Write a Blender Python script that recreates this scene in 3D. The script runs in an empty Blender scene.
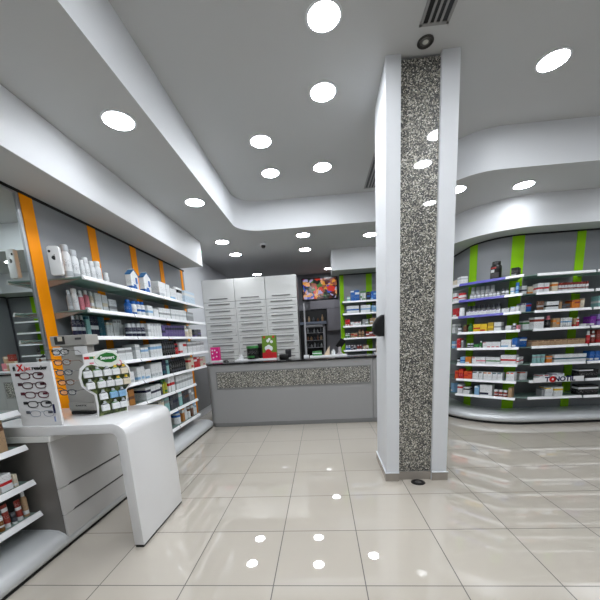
import bpy, bmesh, math, random
from mathutils import Vector, Matrix
random.seed(7)
S = bpy.context.scene
COL = S.collection
PI = math.pi

# ------------------------------------------------------------------ colours and materials
def lin(c):
    return tuple((x/12.92 if x <= .04045 else ((x+.055)/1.055)**2.4) for x in c)
_M = {}
def nodes_of(name):
    m = bpy.data.materials.new(name); m.use_nodes = True
    nt = m.node_tree
    return m, nt, nt.nodes['Principled BSDF']
def pm(name, c, rough=.5, metal=0., coat=0., spec=.5, emis=0., trans=0., alpha=1.):
    if name in _M: return _M[name]
    m, nt, b = nodes_of(name)
    col = (*lin(c), 1)
    b.inputs['Base Color'].default_value = col
    b.inputs['Roughness'].default_value = rough
    b.inputs['Metallic'].default_value = metal
    b.inputs['Coat Weight'].default_value = coat
    b.inputs['Coat Roughness'].default_value = .03
    b.inputs['Specular IOR Level'].default_value = spec
    b.inputs['Transmission Weight'].default_value = trans
    b.inputs['Alpha'].default_value = alpha
    if emis:
        b.inputs['Emission Color'].default_value = col
        b.inputs['Emission Strength'].default_value = emis
    m.diffuse_color = col
    _M[name] = m
    return m
def N(nt, t, **kw):
    n = nt.nodes.new(t)
    for k, v in kw.items():
        setattr(n, k, v)
    return n
def mathn(nt, op, a, b=None):
    n = N(nt, 'ShaderNodeMath', operation=op)
    for i, v in enumerate((a, b)):
        if v is None: continue
        if isinstance(v, (int, float)): n.inputs[i].default_value = v
        else: nt.links.new(v, n.inputs[i])
    return n.outputs[0]
def mixc(nt, f, a, b):
    n = N(nt, 'ShaderNodeMix', data_type='RGBA')
    if isinstance(f, (int, float)): n.inputs[0].default_value = f
    else: nt.links.new(f, n.inputs[0])
    for i, v in ((6, a), (7, b)):
        if isinstance(v, tuple): n.inputs[i].default_value = v
        else: nt.links.new(v, n.inputs[i])
    return n.outputs[2]

PAL = {  # colour codes used for merchandise: rgb, word
 'W': ((.90,.91,.92),'white'), 'IV': ((.86,.82,.74),'ivory'), 'G': ((.60,.61,.62),'grey'), 'LG': ((.74,.76,.78),'pale grey'),
 'DG': ((.27,.28,.31),'charcoal'), 'S': ((.72,.74,.76),'silver'), 'K': ((.05,.05,.06),'black'), 'N': ((.07,.09,.22),'navy'),
 'T': ((.07,.33,.40),'teal'), 'LT': ((.55,.74,.74),'aqua'), 'LB': ((.53,.71,.86),'light blue'), 'PB': ((.80,.87,.93),'pale blue'),
 'B': ((.10,.38,.70),'blue'), 'R': ((.75,.10,.13),'red'), 'RB': ((.55,.20,.16),'red-brown'), 'P': ((.85,.50,.55),'pink'),
 'PU': ((.36,.30,.52),'violet'), 'PUV': ((.48,.16,.62),'purple'), 'LV': ((.58,.53,.78),'lavender'), 'GR': ((.22,.50,.25),'green'),
 'YG': ((.68,.68,.20),'yellow-green'), 'Y': ((.90,.76,.18),'yellow'), 'GO': ((.72,.60,.18),'gold'), 'O': ((.88,.52,.16),'orange'),
 'OR': ((.85,.32,.14),'orange-red'), 'OB': ((.68,.45,.20),'tan-orange'), 'BR': ((.42,.27,.18),'brown'), 'TN': ((.70,.58,.45),'tan'), 'AM': ((.50,.32,.12),'amber')}
def pack_mat(c1, c2, style, rough=.4):
    """printed packaging: a base colour, a band of the second colour and small dark print"""
    key = f'print_{c1}_{c2}_{style}'
    if key in _M: return _M[key]
    m, nt, b = nodes_of(key)
    tc = N(nt, 'ShaderNodeTexCoord'); sp = N(nt, 'ShaderNodeSeparateXYZ')
    nt.links.new(tc.outputs['Generated'], sp.inputs[0])
    z = sp.outputs['Z']; x = sp.outputs['X']
    lo, hi = [(.62,.82), (.12,.30), (.40,.58), (.84,.97)][style % 4]
    band = mathn(nt, 'MULTIPLY', mathn(nt, 'GREATER_THAN', z, lo), mathn(nt, 'LESS_THAN', z, hi))
    if style % 2: band = mathn(nt, 'MULTIPLY', band, mathn(nt, 'LESS_THAN', x, .72))
    base = (*lin(PAL[c1][0]), 1); acc = (*lin(PAL[c2][0]), 1)
    col = mixc(nt, band, base, acc)
    mp = N(nt, 'ShaderNodeMapping'); mp.inputs['Scale'].default_value = (9, 9, 26)
    nt.links.new(tc.outputs['Generated'], mp.inputs[0])
    no = N(nt, 'ShaderNodeTexNoise'); no.inputs['Scale'].default_value = 1.3
    nt.links.new(mp.outputs[0], no.inputs[0])
    l2, h2 = [(.25,.50), (.45,.70), (.68,.88), (.35,.62)][style % 4]
    pr = mathn(nt, 'MULTIPLY', mathn(nt, 'GREATER_THAN', z, l2), mathn(nt, 'LESS_THAN', z, h2))
    pr = mathn(nt, 'MULTIPLY', pr, mathn(nt, 'GREATER_THAN', no.outputs['Fac'], .60))
    ink = lin((.25,.25,.30)) if sum(PAL[c1][0]) > 1.3 else lin((.80,.80,.80))
    col = mixc(nt, mathn(nt, 'MULTIPLY', pr, .65), col, (*ink, 1))
    nt.links.new(col, b.inputs['Base Color'])
    b.inputs['Roughness'].default_value = rough
    _M[key] = m
    return m
def plain(c, rough=.35): return pm('plain_'+c, PAL[c][0], rough)

# ------------------------------------------------------------------ mesh helpers
class MB:
    def __init__(s): s.b = bmesh.new(); s.mats = []
    def mi(s, m):
        if m is None: return 0
        if m not in s.mats: s.mats.append(m)
        return s.mats.index(m)
    def box(s, x0, x1, y0, y1, z0, z1, m=None, bev=0., seg=2, mat=None):
        t = bmesh.new()
        r = bmesh.ops.create_cube(t, size=1)
        bmesh.ops.scale(t, vec=(x1-x0, y1-y0, z1-z0), verts=t.verts)
        bmesh.ops.translate(t, vec=((x0+x1)/2, (y0+y1)/2, (z0+z1)/2), verts=t.verts)
        if bev: bmesh.ops.bevel(t, geom=t.edges[:], offset=bev, segments=seg, affect='EDGES', profile=.5)
        s._add(t, m, mat)
        return s
    def _add(s, t, m, mat=None):
        i = s.mi(m)
        for f in t.faces: f.material_index = i
        if mat: bmesh.ops.transform(t, matrix=mat, verts=t.verts)
        me = bpy.data.meshes.new('tmp'); t.to_mesh(me); t.free()
        s.b.from_mesh(me); bpy.data.meshes.remove(me)
    def lathe(s, prof, m=None, seg=20, mat=None):
        t = bmesh.new(); rings = []
        for r, z in prof:
            if r < 1e-6: rings.append([t.verts.new((0, 0, z))])
            else: rings.append([t.verts.new((r*math.cos(2*PI*k/seg), r*math.sin(2*PI*k/seg), z)) for k in range(seg)])
        for a, b in zip(rings, rings[1:]):
            for k in range(seg):
                k2 = (k+1) % seg
                if len(a) == 1 and len(b) == 1: continue
                if len(a) == 1: t.faces.new((a[0], b[k2], b[k]))
                elif len(b) == 1: t.faces.new((a[k], a[k2], b[0]))
                else: t.faces.new((a[k], a[k2], b[k2], b[k]))
        bmesh.ops.recalc_face_normals(t, faces=t.faces)
        s._add(t, m, mat); return s
    def prism(s, pts, z0, z1, m=None, bev=0., mat=None, seg=2):
        """extrude a closed outline in xy from z0 to z1"""
        t = bmesh.new()
        a = [t.verts.new((p[0], p[1], z0)) for p in pts]; b = [t.verts.new((p[0], p[1], z1)) for p in pts]
        t.faces.new(a[::-1]); t.faces.new(b)
        n = len(pts)
        for k in range(n): t.faces.new((a[k], a[(k+1) % n], b[(k+1) % n], b[k]))
        bmesh.ops.recalc_face_normals(t, faces=t.faces)
        if bev:
            ed = [e for e in t.edges if abs(e.verts[0].co.z-e.verts[1].co.z) < 1e-6]
            bmesh.ops.bevel(t, geom=ed, offset=bev, segments=seg, affect='EDGES', profile=.5)
        s._add(t, m, mat); return s
    def tube(s, pts, r, m=None, closed=False, seg=8, mat=None):
        t = bmesh.new(); n = len(pts); P = [Vector(p) for p in pts]; rings = []
        up = Vector((0, 0, 1))
        for k in range(n):
            if closed: d = (P[(k+1) % n]-P[k-1])
            else: d = P[min(k+1, n-1)]-P[max(k-1, 0)]
            d.normalize()
            u = up.cross(d)
            if u.length < 1e-3: u = Vector((1, 0, 0)).cross(d)
            u.normalize(); v = d.cross(u)
            rings.append([t.verts.new(P[k]+r*(math.cos(2*PI*j/seg)*u+math.sin(2*PI*j/seg)*v)) for j in range(seg)])
        for k in range(n if closed else n-1):
            a, b = rings[k], rings[(k+1) % n]
            for j in range(seg): t.faces.new((a[j], a[(j+1) % seg], b[(j+1) % seg], b[j]))
        if not closed: t.faces.new(rings[0][::-1]); t.faces.new(rings[-1])
        bmesh.ops.recalc_face_normals(t, faces=t.faces)
        s._add(t, m, mat); return s
    def strip(s, prof, path, m=None, closed_prof=True, mat=None):
        """sweep a profile (offset along the path's outward normal, z) along an xy path"""
        t = bmesh.new(); n = len(path); rings = []
        for k in range(n):
            a = Vector(path[max(k-1, 0)]); b = Vector(path[min(k+1, n-1)]); d = (b-a).normalized(); nr = Vector((d.y, -d.x))
            rings.append([t.verts.new((path[k][0]+nr.x*o, path[k][1]+nr.y*o, z)) for o, z in prof])
        np_ = len(prof)
        for k in range(n-1):
            for j in range(np_ if closed_prof else np_-1):
                j2 = (j+1) % np_
                t.faces.new((rings[k][j], rings[k][j2], rings[k+1][j2], rings[k+1][j]))
        if closed_prof: t.faces.new(rings[0]); t.faces.new(rings[-1][::-1])
        bmesh.ops.recalc_face_normals(t, faces=t.faces)
        s._add(t, m, mat); return s
    def build(s, name, m=None, parent=None, loc=None, rz=0., smooth=None, **props):
        me = bpy.data.meshes.new(name); s.b.to_mesh(me); s.b.free()
        for q in (s.mats or ([m] if m else [])): me.materials.append(q)
        o = bpy.data.objects.new(name, me); COL.objects.link(o)
        if parent: o.parent = parent
        if loc is not None: o.location = loc
        o.rotation_euler = (0, 0, rz)
        if smooth is not None:
            for p in me.polygons: p.use_smooth = True
            me.set_sharp_from_angle(angle=math.radians(smooth))
        for k, v in props.items(): o[k] = v
        return o
def empty(name, loc=(0,0,0), rz=0., parent=None, **props):
    o = bpy.data.objects.new(name, None); COL.objects.link(o)
    o.location = loc; o.rotation_euler = (0, 0, rz); o.empty_display_size = .05
    if parent: o.parent = parent
    for k, v in props.items(): o[k] = v
    return o
def lettering(text, size, m, parent, loc, rot=(0,0,0), name='lettering', sx=1., ext=.0012, bold=.0, align='CENTER'):
    cu = bpy.data.curves.new('t', 'FONT'); cu.body = text; cu.size = size; cu.align_x = align; cu.align_y = 'CENTER'; cu.extrude = ext; cu.offset = bold
    t = bpy.data.objects.new('t', cu); COL.objects.link(t)
    bpy.context.view_layer.update()
    me = bpy.data.meshes.new_from_object(t.evaluated_get(bpy.context.evaluated_depsgraph_get()))
    bpy.data.objects.remove(t); bpy.data.curves.remove(cu)
    me.materials.clear(); me.materials.append(m)
    o = bpy.data.objects.new(name, me); COL.objects.link(o)
    o.parent = parent; o.location = loc; o.rotation_euler = rot; o.scale = (sx, 1, 1)
    return o
def arc(cx, cy, r, a0, a1, n=12):
    return [(cx+r*math.cos(math.radians(a0+(a1-a0)*k/n)), cy+r*math.sin(math.radians(a0+(a1-a0)*k/n))) for k in range(n+1)]
def bez(p0, p1, p2, p3, n=20):
    out = []
    for k in range(n+1):
        t = k/n; q = 1-t
        out.append(tuple(q**3*a+3*q*q*t*b+3*q*t*t*c+t**3*d for a, b, c, d in zip(p0, p1, p2, p3)))
    return out

# ------------------------------------------------------------------ materials of the place
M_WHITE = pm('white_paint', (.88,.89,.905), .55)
M_CEIL = pm('ceiling_paint_dimmed', (.745,.75,.75), .7)  # same white as the fascia, darkened: weaker light put into the colour
M_WALLG = pm('cool_grey_wall', (.84,.85,.87), .5)
M_PANEL = pm('grey_wall_laminate', (.55,.56,.575), .45)
M_PANELD = pm('darker_grey_laminate', (.47,.47,.48), .4)
M_ORANGE = pm('orange_laminate', (1.,.61,.0), .55, spec=.2)
M_LIME = pm('lime_laminate', (.56,.80,.0), .5, spec=.25)
M_LIP = pm('white_price_rail', (.93,.935,.945), .35)
M_PURPLE = pm('violet_price_rail', (.36,.35,.70), .35)
M_GAP = pm('dark_shadow_gap', (.06,.06,.065), .7)
M_GLOSSW = pm('glossy_white_lacquer', (.90,.90,.905), .16, coat=.4)
M_CABW = pm('white_lacquer_fronts', (.84,.845,.84), .3)
M_DRAW = pm('pale_grey_fronts', (.78,.775,.77), .35)
M_DRAWS = pm('shaded_cabinet_side', (.44,.425,.41), .4)  # cabinet side darkened: its shade is put into the base colour
M_CTR = pm('grey_counter_laminate', (.60,.60,.60), .4)
M_CTRD = pm('dark_counter_base', (.47,.47,.47), .4)
M_BLACK = pm('black_plastic', (.03,.03,.033), .35)
M_BLKGL = pm('black_glass', (.05,.05,.055), .06)
M_CHROME = pm('brushed_steel', (.72,.73,.75), .28, metal=1.)
M_SILVER = pm('silver_plinth', (.84,.85,.86), .28, metal=.25)
M_DARKROOM = pm('dark_grey_wall', (.56,.56,.585), .6)
M_BASE = pm('beige_base_tile', (.63,.60,.565), .25)
M_TVB = pm('tv_bezel', (.02,.02,.022), .25)

def shelf_glass():
    m, nt, b = nodes_of('frosted_green_glass')
    b.inputs['Base Color'].default_value = (*lin((.55,.63,.61)), 1)
    b.inputs['Roughness'].default_value = .22
    tr = N(nt, 'ShaderNodeBsdfTranslucent'); tr.inputs[0].default_value = (*lin((.62,.74,.70)), 1)
    mx = N(nt, 'ShaderNodeMixShader'); mx.inputs[0].default_value = .35
    nt.links.new(b.outputs[0], mx.inputs[1]); nt.links.new(tr.outputs[0], mx.inputs[2])
    nt.links.new(mx.outputs[0], nt.nodes['Material Output'].inputs[0])
    return m
M_GLASS = shelf_glass()

def floor_mat():
    m, nt, b = nodes_of('polished_porcelain_tiles')
    tc = N(nt, 'ShaderNodeTexCoord'); mp = N(nt, 'ShaderNodeMapping'); mp.inputs['Location'].default_value = (.375+.6*20, -1.8+.6*20, 0)
    nt.links.new(tc.outputs['Object'], mp.inputs[0])
    br = N(nt, 'ShaderNodeTexBrick', offset=0., squash=1.)
    br.inputs['Scale'].default_value = 1.; br.inputs['Brick Width'].default_value = .6; br.inputs['Row Height'].default_value = .6
    br.inputs['Mortar Size'].default_value = .0036; br.inputs['Mortar Smooth'].default_value = .1; br.inputs['Bias'].default_value = 0.
    br.inputs['Color1'].default_value = (*lin((.785,.755,.71)), 1); br.inputs['Color2'].default_value = (*lin((.77,.74,.695)), 1)
    br.inputs['Mortar'].default_value = (*lin((.33,.32,.305)), 1)
    nt.links.new(mp.outputs[0], br.inputs[0])
    no = N(nt, 'ShaderNodeTexNoise'); no.inputs['Scale'].default_value = 2.2; no.inputs['Detail'].default_value = 4
    m2 = N(nt, 'ShaderNodeMapping'); m2.inputs['Scale'].default_value = (1, 4, 1)
    nt.links.new(tc.outputs['Object'], m2.inputs[0]); nt.links.new(m2.outputs[0], no.inputs[0])
    col = mixc(nt, mathn(nt, 'MULTIPLY', no.outputs['Fac'], .12), br.outputs['Color'], (*lin((.67,.64,.60)), 1))
    nt.links.new(col, b.inputs['Base Color'])
    rg = mathn(nt, 'ADD', mathn(nt, 'MULTIPLY', br.outputs['Fac'], .5), .022)
    nt.links.new(rg, b.inputs['Roughness'])
    b.inputs['Specular IOR Level'].default_value = .8
    b.inputs['Coat Weight'].default_value = .7; b.inputs['Coat Roughness'].default_value = .008
    return m
def pebble_mat(name, coat):
    m, nt, b = nodes_of(name)
    tc = N(nt, 'ShaderNodeTexCoord')
    vo = N(nt, 'ShaderNodeTexVoronoi'); vo.inputs['Scale'].default_value = 105.
    nt.links.new(tc.outputs['Object'], vo.inputs['Vector'])
    ve = N(nt, 'ShaderNodeTexVoronoi', feature='DISTANCE_TO_EDGE'); ve.inputs['Scale'].default_value = 105.
    nt.links.new(tc.outputs['Object'], ve.inputs['Vector'])
    sp = N(nt, 'ShaderNodeSeparateColor'); nt.links.new(vo.outputs['Color'], sp.inputs[0])
    cr = N(nt, 'ShaderNodeValToRGB'); nt.links.new(sp.outputs[0], cr.inputs[0])
    e = cr.color_ramp.elements
    e[0].position = 0; e[0].color = (*lin((.22,.225,.23)), 1); e[1].position = 1; e[1].color = (*lin((.97,.96,.93)), 1)
    for p, c in ((.3, (.36,.36,.35)), (.55, (.56,.55,.51)), (.75, (.76,.74,.68))):
        q = cr.color_ramp.elements.new(p); q.color = (*lin(c), 1)
    edge = mathn(nt, 'LESS_THAN', ve.outputs['Distance'], .07)
    nt.links.new(mixc(nt, edge, cr.outputs[0], (*lin((.10,.10,.10)), 1)), b.inputs['Base Color'])
    b.inputs['Roughness'].default_value = .45
    b.inputs['Coat Weight'].default_value = coat; b.inputs['Coat Roughness'].default_value = .015
    return m
M_PEB = pebble_mat('pebble_mosaic_under_glass', 1.)
M_MIRROR = pm('mirror_silver', (.86,.89,.88), .0, metal=1.)

# ------------------------------------------------------------------ setting
H_TRAY, H_SOF, H_BOX = 3.93, 3.465, 3.025
st = dict(kind='structure')
MB().box(-2.8, 6.6, -2.7, 10.35, -.1, 0).build('floor', floor_mat(), **st)
MB().box(-2.8, 6.6, -2.7, 10.35, H_TRAY, H_TRAY+.1).build('ceiling', M_CEIL, **st)
# the lower ceiling that rings the raised one, its edge a sweeping curve
left_corner = [(-1.36, -2.6)] + arc(-.96, 5.57, .40, 180, 90, 12)
sweep = bez((.95, 5.97), (1.75, 5.97), (1.35, 4.50), (2.30, 4.48), 28)
ring = [(-2.7, -2.6)] + left_corner + sweep + [(6.5, 4.47), (6.5, 10.3), (-2.7, 10.3)]
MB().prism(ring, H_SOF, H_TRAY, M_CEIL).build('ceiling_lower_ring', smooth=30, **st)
# give the better-lit fascia the undarkened white: same mesh, faces that stand upright
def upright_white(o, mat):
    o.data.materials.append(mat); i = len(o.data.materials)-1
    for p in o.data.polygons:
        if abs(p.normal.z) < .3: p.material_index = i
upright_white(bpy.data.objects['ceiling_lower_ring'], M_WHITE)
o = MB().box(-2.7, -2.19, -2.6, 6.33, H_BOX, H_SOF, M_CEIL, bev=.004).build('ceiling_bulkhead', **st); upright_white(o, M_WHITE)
bulk = [(6.5, 5.33)] + arc(3.30, 6.36, 1.03, 270, 180, 20) + [(2.27, 7.53), (.31, 7.53), (.31, 8.25), (6.5, 8.25)]
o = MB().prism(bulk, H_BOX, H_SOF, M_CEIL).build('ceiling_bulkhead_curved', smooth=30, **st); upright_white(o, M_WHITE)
MB().box(-2.8, -2.69, -2.6, 10.3, 0, H_TRAY).build('wall_left', M_WALLG, **st)
MB().box(-2.8, 6.6, 10.2, 10.3, 0, H_SOF).build('wall_back', M_DARKROOM, **st)
MB().box(6.5, 6.6, -2.6, 10.2, 0, H_TRAY).build('wall_right', M_WHITE, **st)
MB().box(-2.8, 6.6, -2.7, -2.6, 0, H_TRAY).build('wall_front', pm('front_wall', (.62,.63,.64), .5), **st)
MB().box(2.75, 2.85, 8.2, 10.2, 0, H_SOF).build('wall_partition', M_DARKROOM, **st)

# pillar
pil = empty('pillar', (.972, 3.66, 0), **st)
pb = MB()
pb.prism([(-.315, -.355), (-.184, -.355), (-.184, .31), (-.300, .31)], 0, H_TRAY, M_WHITE).box(.162, .316, -.355, .31, 0, H_TRAY, M_WHITE, bev=.004)
pb.box(-.186, .164, -.285, .31, 0, H_TRAY, M_WHITE)
pb.build('shaft', parent=pil)
MB().box(-.183, .161, -.318, -.285, .093, H_TRAY-.02, M_PEB).build('mosaic_panel', parent=pil)
bb = MB()
bb.box(-.327, -.184, -.367, -.355, 0, .09, M_BASE, bev=.002).box(.162, .327, -.367, -.355, 0, .09, M_BASE, bev=.002)
bb.prism([(-.327, -.355), (-.315, -.355), (-.300, .32), (-.312, .32)], 0, .09, M_BASE).box(.316, .327, -.355, .32, 0, .09, M_BASE, bev=.002)
bb.box(-.184, .162, -.330, -.318, 0, .09, M_BASE, bev=.002)
bb.prism([(-.331, -.371), (-.184, -.371), (-.184, -.355), (-.317, -.355), (-.302, .324), (-.316, .324)], .09, .098, M_WHITE).box(.162, .331, -.371, -.355, .09, .098, M_WHITE)
bb.build('skirting', parent=pil)

# ------------------------------------------------------------------ ceiling fittings
M_LAMP = pm('lit_diffuser', (.97, .985, 1.), .5, emis=75.)
M_LAMP2 = pm('lit_diffuser_low', (.97, .985, 1.), .5, emis=48.)
_lamp = {}
def downlight(x, y, z, label, group=None, r=.122):
    t = empty('downlight', (x, y, z), label=label, category='ceiling light')
    if group: t['group'] = group
    kd = 'diffuser' if z > 3.7 else 'diffuser_low'
    if 'ring' not in _lamp:
        a = MB().lathe([(r*.98, 0), (r*1.12, 0), (r*1.12, -.006), (r*1.03, -.012), (r*.98, -.012), (r*.98, 0)], seg=40)
        a = a.build('ring', M_WHITE, t, smooth=40); _lamp['ring'] = a
    else:
        c = _lamp['ring'].copy(); COL.objects.link(c); c.parent = t
    if kd not in _lamp:
        _lamp[kd] = MB().lathe([(0, -.008), (r*.97, -.008), (r*.97, -.001), (0, -.001)], seg=40).build('diffuser', M_LAMP if kd == 'diffuser' else M_LAMP2, t)
    else:
        c = _lamp[kd].copy(); COL.objects.link(c); c.parent = t
    return t
G1 = 'downlights of the raised ceiling'; G2 = 'downlights of the lower ceiling'
for x, y, z, lb, g in [
 (.12, 2.885, H_TRAY, 'round downlight in the raised ceiling, highest in the photo and largest of the inner row', G1),
 (.12, 3.634, H_TRAY, 'round downlight in the raised ceiling, second down the row leading to the counter', G1),
 (.12, 5.03, H_TRAY, 'round downlight in the raised ceiling, third down the row, beside the slot vent', G1),
 (-.62, 4.31, H_TRAY, 'round downlight in the raised ceiling, nearer of the pair by the rounded corner', G1),
 (-.62, 5.06, H_TRAY, 'round downlight in the raised ceiling, closest to its rounded corner', G1),
 (2.20, 3.56, H_TRAY, 'stretched-looking round downlight in the raised ceiling, alone on the pillar side with green shelving', G1),
 (-1.62, 2.98, H_SOF, 'large round downlight in the low ceiling above the glasses desk and orange shelving', G2),
 (-1.62, 4.636, H_SOF, 'round downlight in the low ceiling above the middle of the orange-striped shelving', G2),
 (-1.79, 6.415, H_SOF, 'small round downlight past the end of the orange shelving bulkhead, nearer of two', G2),
 (-1.78, 7.34, H_SOF, 'small round downlight past the orange shelving bulkhead, further of two, before the drawers', G2),
 (-.25, 6.375, H_SOF, 'round downlight over the counter beside the dome camera, nearer of two', G2),
 (-.26, 7.365, H_SOF, 'round downlight behind the counter, just past its twin by the dome camera', G2),
 (1.02, 6.665, H_SOF, 'round downlight over the counter, half tucked behind the white pillar', G2),
 (2.83, 4.985, H_SOF, 'round downlight in the low ceiling above the green-striped shelving', G2),
 (1.925, 4.955, H_SOF, 'round downlight mostly hidden by the pillar edge, beside the green-striped shelving', G2),
 (-1.75, 9.6, H_SOF, 'small downlight peeping over the top of the white drawer wall', G2),
 (.30, 9.48, H_SOF, 'small downlight above the television at the bulkhead corner', G2)]:
    downlight(x, y, z, lb, g)
for x, y, z in [(1.55, 1.48, H_TRAY), (1.52, 2.16, H_TRAY), (2.13, .02, H_TRAY), (.12, 1.3, H_TRAY), (.12, .4, H_TRAY), (-.62, 1.3, H_TRAY), (-.62, .2, H_TRAY), (.12, -1.2, H_TRAY), (3.1, 2.9, H_TRAY), (4.3, 3.2, H_TRAY), (3.1, 1.2, H_TRAY),
                (-1.62, 1.3, H_SOF), (-1.62, -.4, H_SOF), (4.75, 4.985, H_SOF)]:  # out of view: first three read from pillar reflections, the rest added to brighten
    downlight(x, y, z, 'unseen round downlight overhead in the front of the shop, mostly added for brightness', 'downlights in the front of the shop')

def slot_vent(x0, x1, y0, y1, label):
    t = empty('ceiling_vent', ((x0+x1)/2, (y0+y1)/2, H_TRAY), label=label, category='vent', group='slot vents in the raised ceiling')
    w, l = (x1-x0)/2, (y1-y0)/2
    MB().box(-w+.01, w-.01, -l+.01, l-.01, -.006, -.001).build('backing', M_BLACK, t)
    f = MB()
    f.box(-w, w, -l, -l+.025, -.012, 0, bev=.002).box(-w, w, l-.025, l, -.012, 0, bev=.002).box(-w, -w+.022, -l, l, -.012, 0, bev=.002).box(w-.022, w, -l, l, -.012, 0, bev=.002)
    m_alu = pm('vent_aluminium', (.55,.55,.545), .4)
    f.build('frame', m_alu, t)
    for k in range(1, 4):
        xx = -w+.022+(2*w-.044)*k/4
        MB().box(xx-.009, xx+.009, -l+.02, l-.02, -.011, -.002, bev=.001).build('slat', m_alu, t)
slot_vent(.868, 1.092, 2.1, 3.066, 'slot vent grille in the ceiling above the spotlight at the pillar top')
slot_vent(.80, 1.02, 4.75, 5.82, 'slot vent grille partly hidden behind the white pillar')

t = empty('ceiling_spotlight', (.963, 3.214, H_TRAY), label='small unlit recessed spotlight with black rim above the mosaic pillar', category='spotlight')
MB().lathe([(.040, 0), (.066, 0), (.066, -.006), (.058, -.012), (.040, -.006), (.040, 0)], seg=32).build('rim', pm('dark_bronze', (.16,.15,.14), .35), t, smooth=40)
MB().lathe([(0, -.004), (.040, -.004), (.040, -.001), (0, -.001)], seg=32).build('lens', pm('spot_lens', (.42,.42,.41), .15), t)
MB().lathe([(0, -.012), (.018, -.010), (.024, -.004), (0, -.004)], seg=24).build('bulb', pm('spot_bulb', (.75,.75,.72), .2), t, smooth=60)
t = empty('floor_drain', (.978, 3.258, 0), label='round black metal drain cover in the floor tiles before the pillar', category='drain')
MB().lathe([(0, .003), (.052, .004), (.070, .003), (.074, 0), (0, 0)], seg=32).build('cover', pm('drain_metal', (.10,.10,.105), .4, metal=.4), t, smooth=40)
MB().lathe([(0, .0065), (.030, .006), (.034, .003), (0, .003)], seg=24).build('grate', pm('drain_grate', (.42,.42,.42), .35, metal=.7), t, smooth=40)
t = empty('dome_camera', (-1.06, 6.71, H_SOF+.002), label='white dome camera with dark lens on the ceiling above the counter', category='security camera')
MB().lathe([(0, 0), (.062, 0), (.062, -.030), (.050, -.045), (0, -.045)], seg=28).build('base', M_WHITE, t, smooth=40)
MB().lathe([(.046, -.045), (.044, -.068), (.030, -.088), (0, -.095), ], seg=28).build('lens', M_BLKGL, t, smooth=60)
t = empty('alarm_light', (-2.23, 6.329, 3.30), label='tiny white box with green light at the end of the orange bulkhead', category='alarm light')
MB().box(-.03, .03, 0, .045, -.035, .035, bev=.006).build('case', M_WHITE, t)
MB().lathe([(0, .012), (.010, .008), (.012, 0), (0, 0)], seg=16, mat=Matrix.Translation((.03, .022, 0)) @ Matrix.Rotation(PI/2, 4, 'Y')).build('indicator', pm('green_led', (.25,.9,.55), .3, emis=.6), t)
t = empty('wall_dispenser', (.659, 3.46, 1.655), label='black rounded device mounted on the side of the white pillar', category='device')
d = MB().prism([(0, -.10), (-.055, -.10), (-.105, -.07), (-.115, -.02), (-.105, .04), (-.075, .09), (-.03, .118), (0, .118)], -.055, .055, bev=.012, mat=Matrix.Rotation(PI/2, 4, 'X'))
d.build('case', M_BLACK, t, smooth=50)
MB().box(-.118, -.112, -.022, .022, -.05, -.01, bev=.003).build('nozzle', M_BLKGL, t)

# ------------------------------------------------------------------ orange-striped shelving
LZ = [2.285, 1.975, 1.705, 1.43, 1.155, .885, .61, .33]
RZ = [2.335, 2.065, 1.798, 1.525, 1.255, .985, .715, .445]
XW, XL = -2.66, -2.275
LJ = [3.10, 3.893, 4.715, 5.55, 6.34]
def shelf_board(parent, pts, z, lips, bracket=None):
    """one glass board with its white rail(s): pts outline; lips list of (a, b, material)"""
    s = MB().prism(pts, z-.012, z, M_GLASS, bev=.002).build('shelf', parent=parent)
    for a, b, m in lips:
        a = Vector(a); b = Vector(b); d = (b-a); L = d.length; ang = math.atan2(d.y, d.x)
        r = MB()
        r.prism([(-.004, -.028), (.022, -.028), (.024, -.024), (.006, .012), (-.004, .012), (-.004, 0), (-.004, -.014)], 0, L, m,
                mat=Matrix(((0, 0, 1, 0), (-1, 0, 0, 0), (0, 1, 0, 0), (0, 0, 0, 1))))
        q = r.build('price_rail', parent=s); q.location = (a.x, a.y, z); q.rotation_euler = (0, 0, ang)
    if bracket:
        for br in bracket:
            MB().prism(br, -.006, .006, mat=Matrix.Rotation(PI/2, 4, 'X')).build('bracket', M_PANELD, s).location = (0, br[0][2] if len(br[0]) > 2 else 0, z)
    return s
un = empty('shelving_unit', (XW, 4.7, 0), label='grey wall shelving with orange uprights and glass shelves behind the glasses desk', category='shelving')
def inpar(o, par):
    o.matrix_parent_inverse = Matrix.Translation(par.location).inverted(); return o
inpar(MB().box(-2.688, XW, 2.99, 6.52, .168, H_BOX-.022, M_PANEL).build('back_panel', parent=un), un)
for y0, y1, zz in [(3.0, 3.135, .16), (3.858, 3.992, .16), (4.70, 4.845, .16), (5.535, 5.665, .16), (6.36, 6.45, .16)]:
    inpar(MB().box(-2.663, -2.652, y0, y1, zz, H_BOX-.022, M_ORANGE, bev=.002).build('upright', parent=un), un)
MB().box(-2.688, -2.645, .2, 6.52, H_BOX-.02, H_BOX-.001, M_GAP).build('trim_1', **st)
inpar(MB().box(-2.688, -2.655, 5.68, 7.5, .168, 1.135, M_PANELD).build('lower_panel', parent=un), un)
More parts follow.
